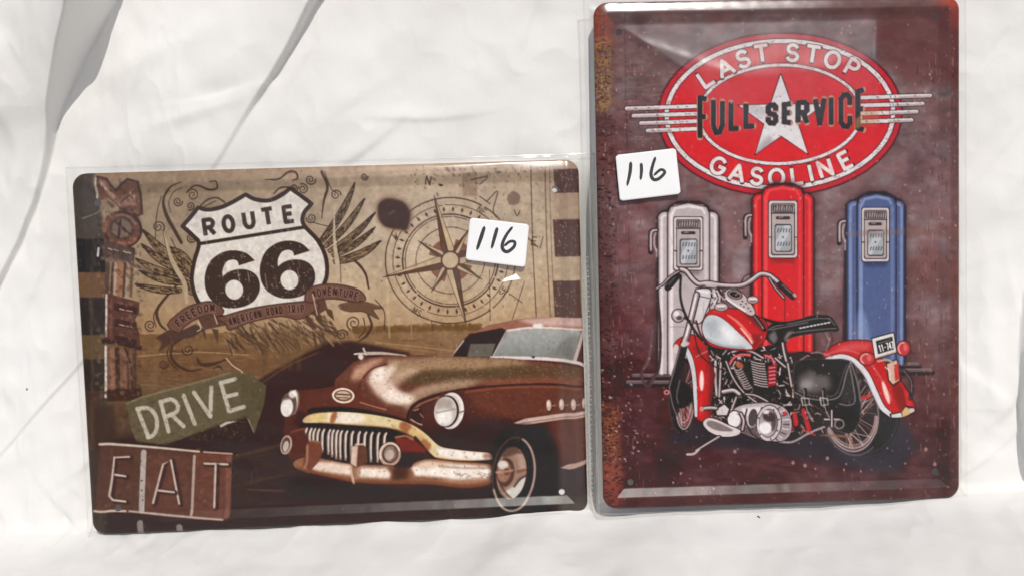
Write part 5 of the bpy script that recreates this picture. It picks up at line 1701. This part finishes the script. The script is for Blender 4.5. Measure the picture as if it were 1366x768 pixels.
    A.line([(902, 370), (893, 380)], 1.6, (130, 114, 114), .8, .3)
    chrome([(907, 362), (896, 369), (886, 379), (877, 385)], 1.8)
    A.line([(1042, 380), (1060, 396)], 9, (46, 30, 33), 1)
    A.line([(1043, 381.5), (1059, 395)], 6.6, (32, 25, 27), 1)
    A.line([(1045, 380), (1058, 391)], 1.5, (150, 134, 134), .8, .3)
    chrome([(1028, 371), (1036, 384), (1048, 398)], 1.8)
    A.fill(ell(1062, 394, 2.2, 3.4, -40), (186, 168, 166), .9, .3)

    # ---- scratches and chips over everything
    for i in range(950):
        x, y = rng.uniform(800, 1280), rng.uniform(10, 668)
        if 880 < x < 1205 and 45 < y < 260 and rng.uniform() < .8:
            continue
        A.fill(ell(x, y, rng.uniform(.3, 1.3), rng.uniform(.4, 2.0)), (190, 160, 152), rng.uniform(.25, .8))
    for i in range(330):
        x, y = [rng.uniform(1225, 1284), rng.uniform(792, 860)][i % 2], rng.uniform(60, 660)
        A.line([(x, y), (x + rng.uniform(-1, 1), y + rng.uniform(2, 14))], rng.uniform(.5, 1.2), [(178, 138, 122), (60, 38, 38)][rng.integers(2)], .5)
    for i in range(60):
        x, y = rng.uniform(822, 905), rng.uniform(80, 260)
        A.line([(x, y), (x + rng.uniform(4, 26), y + rng.uniform(-2, 1))], .6, (176, 140, 136), .5)
    for i in range(110):
        x, y = rng.uniform(794, 856), rng.uniform(470, 620)
        A.fill(ell(x, y, rng.uniform(.6, 2.6), rng.uniform(.5, 1.6), rng.uniform(0, 90)), [(206, 186, 184), (44, 30, 32)][rng.integers(2)], .6)
    for x, y in ((982, 603), (1060, 618), (1076, 622), (1106, 612), (1238, 600), (1250, 620)):
        A.fill(ell(x, y, 2.2, 2.6), (176, 140, 132), .8, .4)
    for i in range(240):
        x, y = rng.uniform(830, 1275), rng.uniform(270, 660)
        A.line([(x, y), (x + rng.normal(0, 1), y + rng.uniform(3, 18))], rng.uniform(.5, 1), [(170, 138, 130), (60, 40, 42)][rng.integers(2)], .22)
    wear = 1 + .016 * fbm(A.H, A.W, 16, 5, seed=19) + .014 * np.random.default_rng(6).standard_normal((A.H, A.W)).astype(np.float32)
    A.mul(wear)
    return A


# ------------------------------------------------------------------ tin signs
def srgb2lin(c):
    c = np.array(c, float) / 255
    return tuple(np.where(c <= .04045, c / 12.92, ((c + .055) / 1.055) ** 2.4))


def rsd(x, y, W_, H_, rc):
    """distance inside a rounded rectangle (positive inside)"""
    qx, qy = np.abs(x) - W_ / 2 + rc, np.abs(y) - H_ / 2 + rc
    return rc - np.hypot(np.maximum(qx, 0), np.maximum(qy, 0)) - np.minimum(np.maximum(qx, qy), 0)


RC = 0.0085
_d = np.linspace(0, .03, 601)
_z = np.interp(_d, np.array([0, .4, 1.6, 4, 6.6, 7.4, 12.2, 13.0, 30]) * 1e-3, np.array([-2.8, -1.8, -.8, -.1, .35, .2, -2.5, -2.75, -2.75]) * 1e-3)
_k = np.hanning(23)
_k /= _k.sum()
_zs = np.convolve(np.pad(_z, 11, 'edge'), _k, 'valid')
_zs[:6] = _z[:6]


def plate_z(x, y, W_, H_):
    return np.interp(rsd(x, y, W_, H_, RC), _d, _zs)


def tin_material():
    m, t, b = new_mat('printed_tin')
    N = t.nodes
    at = N.new('ShaderNodeAttribute')
    at.attribute_name = 'print'
    t.links.new(at.outputs['Color'], b.inputs['Base Color'])
    tc = N.new('ShaderNodeTexCoord')
    ns = N.new('ShaderNodeTexNoise')
    ns.inputs['Scale'].default_value = 60
    ns.inputs['Detail'].default_value = 5
    t.links.new(tc.outputs['Object'], ns.inputs['Vector'])
    mr = N.new('ShaderNodeMapRange')
    mr.inputs['To Min'].default_value = .26
    mr.inputs['To Max'].default_value = .40
    t.links.new(ns.outputs['Fac'], mr.inputs['Value'])
    t.links.new(mr.outputs[0], b.inputs['Roughness'])
    b.inputs['Specular IOR Level'].default_value = .24
    bp = N.new('ShaderNodeBump')
    bp.inputs['Strength'].default_value = .05
    bp.inputs['Distance'].default_value = .0003
    n2 = N.new('ShaderNodeTexNoise')
    n2.inputs['Scale'].default_value = 900
    t.links.new(tc.outputs['Object'], n2.inputs['Vector'])
    t.links.new(n2.outputs['Fac'], bp.inputs['Height'])
    t.links.new(bp.outputs[0], b.inputs['Normal'])
    return m


TIN = tin_material()
INK_GAIN = 1.0


def thing_empty(name, M, H_):
    e = bpy.data.objects.new(name, None)
    COL.objects.link(e)
    e.empty_display_size = .02
    e.matrix_world = Matrix(M.tolist()) @ Matrix.Translation((0, -H_ / 2, 0))
    return e


def tin_sign(M, W_, H_, art, holes, label, seed):
    root = thing_empty('tin_sign', M, H_)
    tag(root, label, 'sign', 'printed tin signs')
    dens = 1.09 / .000433
    nx, ny = int(W_ * dens), int(H_ * dens)
    y = np.linspace(H_ / 2, -H_ / 2, ny)
    dy = np.maximum(np.abs(y) - (H_ / 2 - RC), 0)
    hw = W_ / 2 - RC + np.sqrt(np.maximum(RC ** 2 - dy ** 2, 0))
    X = np.linspace(-1, 1, nx)[None] * hw[:, None]
    Y = np.repeat(y[:, None], nx, 1)
    keep = np.ones((ny, nx), bool)
    for hx, hy in to_local(M, holes):
        r = np.hypot(X - hx, Y - hy)
        rad = .0019
        s = np.where((r < rad) & (r > 1e-9), rad / np.maximum(r, 1e-9), 1)
        keep &= ~(r < rad - .00040)
        X, Y = hx + (X - hx) * s, hy + (Y - hy) * s
    d = rsd(X, Y, W_, H_, RC)
    Z = np.interp(d, _d, _zs)
    Z = Z + fbm(ny, nx, 200, 3, seed=seed) * .00010 * sstep(.013, .03, d)
    # small dents along the pressed rim
    Z = Z + fbm(ny, nx, 46, 3, seed=seed + 7) * .00007 * sstep(.0165, .012, d) * sstep(0, .002, d)
    Pl = np.stack([X, Y, np.zeros_like(X), np.ones_like(X)], -1).reshape(-1, 4)
    col = art.sample(project((Pl @ M.T)[:, :3])) * INK_GAIN - .011
    col = np.maximum(col, .003)
    V = np.stack([X, Y + H_ / 2, Z], -1).reshape(-1, 3)
    F = grid_faces(ny, nx)
    F = F[keep.ravel()[F].all(1)]
    fd = d.ravel()[F].mean(1)
    for nm, sel in (('rim', fd < .0130), ('panel', fd >= .0130)):
        f = F[sel]
        us, inv = np.unique(f, return_inverse=True)
        mesh(nm, V[us], inv.reshape(-1, 4), TIN, root, True, col[us])
    return root


H1 = [(128, 271), (740.5, 252), (750, 657), (155, 679)]
H2 = [(826, 42), (1249, 21), (1250.5, 630), (842, 644)]
tin_sign(M1, LONG, SHORT, paint_road(), H1, 'wide brown tin sign printed with ROUTE 66 shield, compass and old rusty car', 41)
tin_sign(M2, SHORT, LONG, paint_gas(), H2, 'tall maroon tin sign printed with red gasoline emblem, three pumps and red motorcycle', 42)


# ------------------------------------------------------------------ clear plastic sleeves
def film_material(name, k, milk, rough, scuffs=False):
    m, t, b = new_mat(name)
    N = t.nodes
    N.remove(b)
    out = N['Material Output']
    tr = N.new('ShaderNodeBsdfTransparent')
    tr.inputs[0].default_value = (.985, .985, .98, 1)
    gl = N.new('ShaderNodeBsdfGlossy')
    gl.inputs['Roughness'].default_value = rough
    df = N.new('ShaderNodeBsdfDiffuse')
    df.inputs[0].default_value = (.8, .8, .8, 1)
    # Schlick's law, the same from both faces of the thin film
    fr = N.new('ShaderNodeLayerWeight')
    fr.inputs['Blend'].default_value = .5
    pw = N.new('ShaderNodeMath')
    pw.operation = 'POWER'
    pw.inputs[1].default_value = 5.0
    t.links.new(fr.outputs['Facing'], pw.inputs[0])
    mu = N.new('ShaderNodeMath')
    mu.operation = 'MULTIPLY_ADD'
    mu.inputs[1].default_value = .9 * k
    mu.inputs[2].default_value = .045 * k
    t.links.new(pw.outputs[0], mu.inputs[0])
    if scuffs:                       # glare put into the film: zones made rougher and more reflective
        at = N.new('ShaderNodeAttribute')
        at.attribute_name = 'glare_mask'
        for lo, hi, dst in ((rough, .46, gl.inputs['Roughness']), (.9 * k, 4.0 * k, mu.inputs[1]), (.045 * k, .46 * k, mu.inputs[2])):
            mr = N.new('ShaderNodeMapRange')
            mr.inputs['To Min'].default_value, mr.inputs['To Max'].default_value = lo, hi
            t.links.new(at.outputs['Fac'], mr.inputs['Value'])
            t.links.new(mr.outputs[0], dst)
    tc = N.new('ShaderNodeTexCoord')
    ns = N.new('ShaderNodeTexNoise')
    ns.inputs['Scale'].default_value = 70
    ns.inputs['Detail'].default_value = 6
    t.links.new(tc.outputs['Object'], ns.inputs['Vector'])
    bp = N.new('ShaderNodeBump')
    bp.inputs['Strength'].default_value = .16
    bp.inputs['Distance'].default_value = .0008
    t.links.new(ns.outputs['Fac'], bp.inputs['Height'])
    t.links.new(bp.outputs[0], gl.inputs['Normal'])
    m1, m2 = N.new('ShaderNodeMixShader'), N.new('ShaderNodeMixShader')
    m1.inputs[0].default_value = milk
    t.links.new(tr.outputs[0], m1.inputs[1])
    t.links.new(df.outputs[0], m1.inputs[2])
    t.links.new(mu.outputs[0], m2.inputs[0])
    t.links.new(m1.outputs[0], m2.inputs[1])
    t.links.new(gl.outputs[0], m2.inputs[2])
    t.links.new(m2.outputs[0], out.inputs[0])
    return m


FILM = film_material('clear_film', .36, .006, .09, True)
WELD = film_material('welded_film', 2.2, .10, .14)
BEAD = film_material('film_bead', 2.0, .25, .2)

_sd = np.array([-30, -5, -2.6, -1.2, -.3, .6, 2, 4, 6.6, 9, 14, 30, 70, 200]) * 1e-3
_sz = np.array([-3.1, -3.05, -2.85, -2.3, -1.5, -.7, -.28, .22, .75, .65, .1, -.25, -.5, -.6]) * 1e-3


class Sleeve:
    def __init__(s, M, W_, H_, quad, ridges, patches, seed, scuffs=()):
        s.scuffs = scuffs
        s.M, s.W, s.H, s.ridges, s.patches = M, W_, H_, ridges, patches
        s.q = to_local(M, quad)
        r = np.random.default_rng(seed)
        s.w = [(r.uniform(40, 260) * v[0], r.uniform(40, 260) * v[1], r.uniform(0, 6.3), a) for v, a in [(r.standard_normal(2), 1.0 / (1 + i * .35)) for i in range(14)]]
        # tilt that mirrors the sun into the lens, in this sign's own axes
        Mi = np.linalg.inv(M)[:3, :3]
        l = Mi @ np.array(SUN)
        s.sun = l / np.linalg.norm(l)
        c = np.linalg.inv(M) @ np.append(CWn[:3, 3], 1)
        s.cam = c[:3]

    def z(s, x, y):
        d = rsd(x, y, s.W, s.H, RC)
        z = np.interp(d, _sd, _sz)
        n = sum(a * np.sin(kx * x + ky * y + ph) for kx, ky, ph, a in s.w)
        z = z + n * .00006 * (.35 + sstep(.004, .03, d)) + np.abs(n) * .00022 * sstep(.002, -.003, d)
        for (ax, ay), (bx, by), amp, wd in s.ridges:
            vx, vy = bx - ax, by - ay
            L = math.hypot(vx, vy)
            u, v = ((x - ax) * vx + (y - ay) * vy) / L, ((x - ax) * vy - (y - ay) * vx) / L
            z = z + amp * np.exp(-(v / wd) ** 2) * sstep(-.004, L * .25, u) * sstep(L + .004, L * .75, u)
        for poly, k in s.patches:
            cx, cy = poly.mean(0)
            v = s.cam - np.array([cx, cy, 0])
            n = v / np.linalg.norm(v) + s.sun
            n /= np.linalg.norm(n)
            sx, sy = -n[0] / n[2], -n[1] / n[2]
            ins = np.ones_like(x)
            area = 0
            for i in range(len(poly)):
                a, b = poly[i], poly[(i + 1) % len(poly)]
                area += a[0] * b[1] - a[1] * b[0]
            sg = 1 if area > 0 else -1
            for i in range(len(poly)):
                a, b = poly[i], poly[(i + 1) % len(poly)]
                e = b - a
                dist = sg * (e[0] * (y - a[1]) - e[1] * (x - a[0])) / np.linalg.norm(e)
                ins = ins * sstep(-.0006, .0022, dist)
            z = z * (1 - ins) + ins * ((x - cx) * sx + (y - cy) * sy + .0009) * k
        return z

    def at(s, u, v):
        q = s.q
        u, v = u[..., None], v[..., None]
        p = (q[0] * (1 - u) + q[1] * u) * (1 - v) + (q[3] * (1 - u) + q[2] * u) * v
        return p[..., 0], p[..., 1]

    def build(s, label):
        root = thing_empty('plastic_sleeve', s.M, s.H)
        tag(root, label, 'plastic sleeve', 'clear sleeves around the tin signs')
        nx, ny = int(s.W / .0009), int(s.H / .0009)
        U, Vv = np.meshgrid(np.linspace(0, 1, nx), np.linspace(0, 1, ny))
        x, y = s.at(U, Vv)
        z = s.z(x, y)
        o = mesh('front_sheet', np.stack([x, y + s.H / 2, z], -1).reshape(-1, 3), grid_faces(ny, nx), FILM, root)
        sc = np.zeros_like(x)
        for poly, val, soft in s.scuffs:  # polygons where glare on the sleeve is drawn into the film
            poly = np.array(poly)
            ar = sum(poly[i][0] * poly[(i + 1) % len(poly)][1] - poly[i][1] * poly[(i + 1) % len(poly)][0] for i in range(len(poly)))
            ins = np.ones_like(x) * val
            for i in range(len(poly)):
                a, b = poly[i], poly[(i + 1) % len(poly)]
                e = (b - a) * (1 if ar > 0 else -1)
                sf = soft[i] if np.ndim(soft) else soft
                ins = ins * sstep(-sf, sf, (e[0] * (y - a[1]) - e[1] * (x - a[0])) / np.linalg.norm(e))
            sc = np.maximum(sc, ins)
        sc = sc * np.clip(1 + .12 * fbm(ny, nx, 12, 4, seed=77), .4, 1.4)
        at = o.data.attributes.new('glare_mask', 'FLOAT', 'POINT')
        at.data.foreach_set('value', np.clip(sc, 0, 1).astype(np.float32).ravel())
        U, Vv = np.meshgrid(np.linspace(0, 1, 40), np.linspace(0, 1, 40))
        x, y = s.at(U, Vv)
        mesh('back_sheet', np.stack([x, y + s.H / 2, np.full_like(x, -.00335)], -1).reshape(-1, 3), grid_faces(40, 40), FILM, root)
        # heat-welded edges: a narrow cloudy band on each side
        for (u0, v0, u1, v1) in ((0, 0, 1, 0), (1, 0, 1, 1), (1, 1, 0, 1), (0, 1, 0, 0)):
            t = np.linspace(0, 1, 160)
            u, v = u0 + (u1 - u0) * t, v0 + (v1 - v0) * t
            cu, cv = (.5 - u), (.5 - v)
            px, py = s.at(u, v)
            ctr = s.at(np.full(1, .5), np.full(1, .5))
            if u0 == u1:
                ix, iy = np.sign(ctr[0] - px), 0 * py
            else:
                ix, iy = 0 * px, np.sign(ctr[1] - py)
            rows = []
            for w_, dz in ((-.0002, -.0001), (.00025, .00016), (.0008, .00016), (.0011, 0.00003)):
                X, Y = px + ix * w_, py + iy * w_
                rows.append(np.stack([X, Y + s.H / 2, s.z(X, Y) + dz], -1))
            V3 = np.array(rows)
            mesh('welded_edge', V3.reshape(-1, 3), grid_faces(4, 160), WELD, root)
        return root


def L2(M, pts):
    return to_local(M, pts)


def rdg(M, a, b, amp, wd):
    p = to_local(M, [a, b])
    return (tuple(p[0]), tuple(p[1]), amp * 1e-3, wd * 1e-3)


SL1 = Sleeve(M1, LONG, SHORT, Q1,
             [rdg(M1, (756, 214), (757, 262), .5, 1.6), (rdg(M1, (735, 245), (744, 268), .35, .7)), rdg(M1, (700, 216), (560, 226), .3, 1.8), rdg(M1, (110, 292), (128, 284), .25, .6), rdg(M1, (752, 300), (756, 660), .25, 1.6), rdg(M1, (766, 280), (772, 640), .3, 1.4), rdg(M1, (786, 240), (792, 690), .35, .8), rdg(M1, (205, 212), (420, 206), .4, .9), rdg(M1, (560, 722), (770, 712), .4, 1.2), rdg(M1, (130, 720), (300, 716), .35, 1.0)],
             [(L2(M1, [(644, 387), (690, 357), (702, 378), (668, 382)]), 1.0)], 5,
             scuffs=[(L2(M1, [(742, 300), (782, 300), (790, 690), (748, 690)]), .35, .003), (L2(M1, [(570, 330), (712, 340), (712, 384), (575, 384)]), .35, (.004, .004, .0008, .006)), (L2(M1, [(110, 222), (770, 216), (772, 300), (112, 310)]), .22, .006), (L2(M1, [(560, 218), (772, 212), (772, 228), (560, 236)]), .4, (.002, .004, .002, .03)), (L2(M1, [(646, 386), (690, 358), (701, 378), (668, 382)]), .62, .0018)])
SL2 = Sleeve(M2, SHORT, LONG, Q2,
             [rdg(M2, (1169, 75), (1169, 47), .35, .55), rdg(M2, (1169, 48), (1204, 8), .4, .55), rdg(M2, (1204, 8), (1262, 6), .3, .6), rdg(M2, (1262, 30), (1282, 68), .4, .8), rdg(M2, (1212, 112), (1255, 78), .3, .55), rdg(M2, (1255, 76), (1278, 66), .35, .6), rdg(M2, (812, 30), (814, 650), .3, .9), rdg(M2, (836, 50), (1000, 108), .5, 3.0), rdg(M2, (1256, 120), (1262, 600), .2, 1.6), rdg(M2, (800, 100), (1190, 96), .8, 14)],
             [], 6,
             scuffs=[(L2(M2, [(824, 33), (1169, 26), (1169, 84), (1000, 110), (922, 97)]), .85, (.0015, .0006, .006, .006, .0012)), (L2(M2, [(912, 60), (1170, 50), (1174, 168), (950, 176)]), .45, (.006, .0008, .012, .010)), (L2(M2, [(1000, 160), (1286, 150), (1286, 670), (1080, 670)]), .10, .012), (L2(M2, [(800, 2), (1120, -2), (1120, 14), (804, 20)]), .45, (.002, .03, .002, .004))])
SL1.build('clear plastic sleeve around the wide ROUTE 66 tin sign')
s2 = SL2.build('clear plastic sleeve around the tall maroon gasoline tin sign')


# row of little welded perforations between the two signs
def perforations(sl, root, y0, y1, n):
    V, F = [], []
    for i in range(n):
        py = y0 + (y1 - y0) * i / (n - 1)
        c = to_local(sl.M, [(784.5 + (py - 340) * .021, py)])[0]
        c = c + np.random.default_rng(i).uniform(-.0002, .0002, 2)
        b = len(V)
        ns_, nr = 9, 5
        for j in range(ns_):
            t = R(60 + 240 * j / (ns_ - 1))
            for k in range(nr):
                a = 2 * math.pi * k / nr
                rr = .0012 + .00026 * math.cos(a)
                x, y = c[0] + rr * math.cos(t) * .75, c[1] + rr * 1.25 * math.sin(t)
                V.append((x, y + sl.H / 2, float(sl.z(np.array(x), np.array(y))) + .0002 + .00026 * math.sin(a)))
        for j in range(ns_ - 1):
            for k in range(nr):
                F.append((b + j * nr + k, b + j * nr + (k + 1) % nr, b + (j + 1) * nr + (k + 1) % nr, b + (j + 1) * nr + k))
    o = mesh('perforated_seam', np.array(V), np.array(F), BEAD, root)
    o['kind'] = 'stuff'


perforations(SL1, [o for o in bpy.data.objects if o.name.startswith('plastic_sleeve')][0], 346, 688, 27)

# ------------------------------------------------------------------ price stickers with handwritten numbers
mp, tp, bp_ = new_mat('white_label_paper')
bp_.inputs['Base Color'].default_value = (.86, .86, .86, 1)
bp_.inputs['Roughness'].default_value = .55
_n = tp.nodes.new('ShaderNodeTexNoise')
_n.inputs['Scale'].default_value = 700
_b = tp.nodes.new('ShaderNodeBump')
_b.inputs['Strength'].default_value = .08
_b.inputs['Distance'].default_value = .0003
tp.links.new(_n.outputs['Fac'], _b.inputs['Height'])
tp.links.new(_b.outputs[0], bp_.inputs['Normal'])
mk, tk_, bk = new_mat('black_marker')
_n = tk_.nodes.new('ShaderNodeTexNoise')
_n.inputs['Scale'].default_value = 400
_r = tk_.nodes.new('ShaderNodeValToRGB')
_r.color_ramp.elements[0].color = (.010, .011, .014, 1)
_r.color_ramp.elements[1].color = (.05, .052, .06, 1)
tk_.links.new(_n.outputs['Fac'], _r.inputs['Fac'])
tk_.links.new(_r.outputs['Color'], bk.inputs['Base Color'])
bk.inputs['Roughness'].default_value = .5


def sticker(sl, quad, strokes, label):
    q = to_local(sl.M, quad, .0002)
    c = q.mean(0)
    root = bpy.data.objects.new('price_sticker', None)
    COL.objects.link(root)
    root.empty_display_size = .01
    root.matrix_world = Matrix(sl.M.tolist()) @ Matrix.Translation((c[0], c[1], 0))
    tag(root, label, 'sticker', 'handwritten price stickers')
    nx, ny, rc = 40, 30, .09
    y = np.linspace(-1, 1, ny)
    asp = np.linalg.norm(q[1] - q[0]) / np.linalg.norm(q[3] - q[0])
    dy = np.maximum(np.abs(y) - (1 - rc * asp), 0) / asp
    hw = 1 - rc + np.sqrt(np.maximum(rc ** 2 - dy ** 2, 0))
    u = (np.linspace(-1, 1, nx)[None] * hw[:, None] + 1) / 2
    v = np.repeat((y[:, None] + 1) / 2, nx, 1)
    P = (q[0] * (1 - u[..., None]) + q[1] * u[..., None]) * (1 - v[..., None]) + (q[3] * (1 - u[..., None]) + q[2] * u[..., None]) * v[..., None]
    zt = lambda x, y_: sl.z(x, y_) + .00022
    zt0 = zt
    lift = np.linalg.norm(q[2] - q[0])
    zt = lambda x, y_: zt0(x, y_) + .0009 * sstep(.42 * lift, .0, np.hypot(x - q[2][0], y_ - q[2][1])) + .0004 * sstep(.3 * lift, .0, np.hypot(x - q[0][0], y_ - q[0][1]))
    Z = zt(P[..., 0], P[..., 1])
    V = np.stack([P[..., 0] - c[0], P[..., 1] - c[1], Z], -1).reshape(-1, 3)
    F = grid_faces(ny, nx)
    ring = np.r_[np.arange(nx), np.arange(1, ny) * nx + nx - 1, (ny - 1) * nx + np.arange(nx - 2, -1, -1), np.arange(ny - 2, 0, -1) * nx]
    low = V[ring] - (0, 0, .0002)
    b = len(V)
    k = np.arange(len(ring))
    F = np.vstack([F, np.stack([ring, np.roll(ring, -1), b + np.roll(k, -1), b + k], 1)])
    mesh('label_paper', np.vstack([V, low]), F, mp, root, smooth=False)
    for pts, wd in strokes:
        Q = to_local(sl.M, spl(pts, 8), .0003)
        n = len(Q)
        W_ = np.interp(np.linspace(0, 1, n), np.linspace(0, 1, len(wd)), wd) * .000433
        T = np.gradient(Q, axis=0)
        T /= np.linalg.norm(T, axis=1)[:, None]
        N_ = np.stack([-T[:, 1], T[:, 0]], 1)
        prof = np.array([-1, -.5, .5, 1])
        # rounded ends
        cap = np.minimum(np.minimum(np.arange(n), np.arange(n)[::-1]) / 2.5, 1)
        W_ = W_ * np.sqrt(np.clip(1 - (1 - cap) ** 2, .05, 1))
        G = Q[:, None] + N_[:, None] * (W_[:, None, None] / 2) * prof[None, :, None]
        z = zt(G[..., 0], G[..., 1]) + .00005 + np.linspace(0, .00006, n)[:, None]
        mesh('digit', np.stack([G[..., 0] - c[0], G[..., 1] - c[1], z], -1).reshape(-1, 3), grid_faces(n, 4)[:, ::-1] if False else grid_faces(n, 4), mk, root, smooth=False)


sticker(SL1, [(627, 290.5), (706, 299.5), (700.5, 356.5), (621, 346.5)],
        [([(646.5, 302), (642, 316), (636, 334)], [4.5, 5.4, 4]), ([(663.5, 303.5), (660, 316), (655.6, 332)], [4.6, 5, 3.6]),
         ([(684, 302.5), (676, 313), (670.4, 325), (671, 333), (677, 336), (685.5, 329.5), (686.5, 323), (680, 322.5), (672.5, 328.5)], [3.6, 5, 4.4, 3.6])],
        'white price sticker reading 116 stuck over the compass on the wide sign')
sticker(SL2, [(820.8, 207.4), (901.8, 197.8), (907.8, 258.8), (827, 268.4)],
        [([(841.5, 216), (840.5, 230), (836.4, 248.5)], [4.6, 4.8, 3.4]), ([(855.4, 217.6), (855.8, 228), (854.6, 240.4)], [4.4, 4.6, 3.4]),
         ([(874.5, 209.5), (870.5, 222), (868.6, 233), (872, 239.6), (879, 238.6), (886.8, 230.4), (881.5, 226.6), (872, 234.4)], [3.8, 4.8, 4.2, 3.4])],
        'white price sticker reading 116 stuck on the tall maroon sign')


# ------------------------------------------------------------------ a scrap of thread on the cloth
def thread():
    d = np.array([(1012 - PW / 2) / FPX, -(689.5 - PH / 2) / FPX, -1]) @ CWn[:3, :3].T
    P0 = CWn[:3, 3]
    dg = bpy.context.evaluated_depsgraph_get()
    bpy.context.view_layer.update()
    hit, loc, nn_, _ = cloth.ray_cast(Vector(P0), Vector(d).normalized())
    if not hit:
        return
    m, t, b = new_mat('dark_thread')
    b.inputs['Base Color'].default_value = (.03, .025, .02, 1)
    pts = np.array([(-.0010, .0004, .0003), (-.0004, .0002, .0005), (.0003, -.0001, .0004), (.0011, -.0006, .0003)])
    V, F = [], []
    for i, p in enumerate(pts):
        r = [.00018, .0004, .00036, .00014][i]
        for k in range(6):
            a = 2 * math.pi * k / 6
            V.append((p[0], p[1] + r * math.cos(a), p[2] + r * math.sin(a)))
    for i in range(3):
        for k in range(6):
            F.append((i * 6 + k, i * 6 + (k + 1) % 6, (i + 1) * 6 + (k + 1) % 6, (i + 1) * 6 + k))
    F += [tuple(range(6))[::-1], tuple(range(18, 24))]
    o = mesh('thread_scrap', np.array(V), F, m)
    o.location = loc
    o.rotation_euler = (0, 0, R(-30))
    tag(o, 'tiny dark scrap of thread lying on the white cloth', 'thread')


thread()
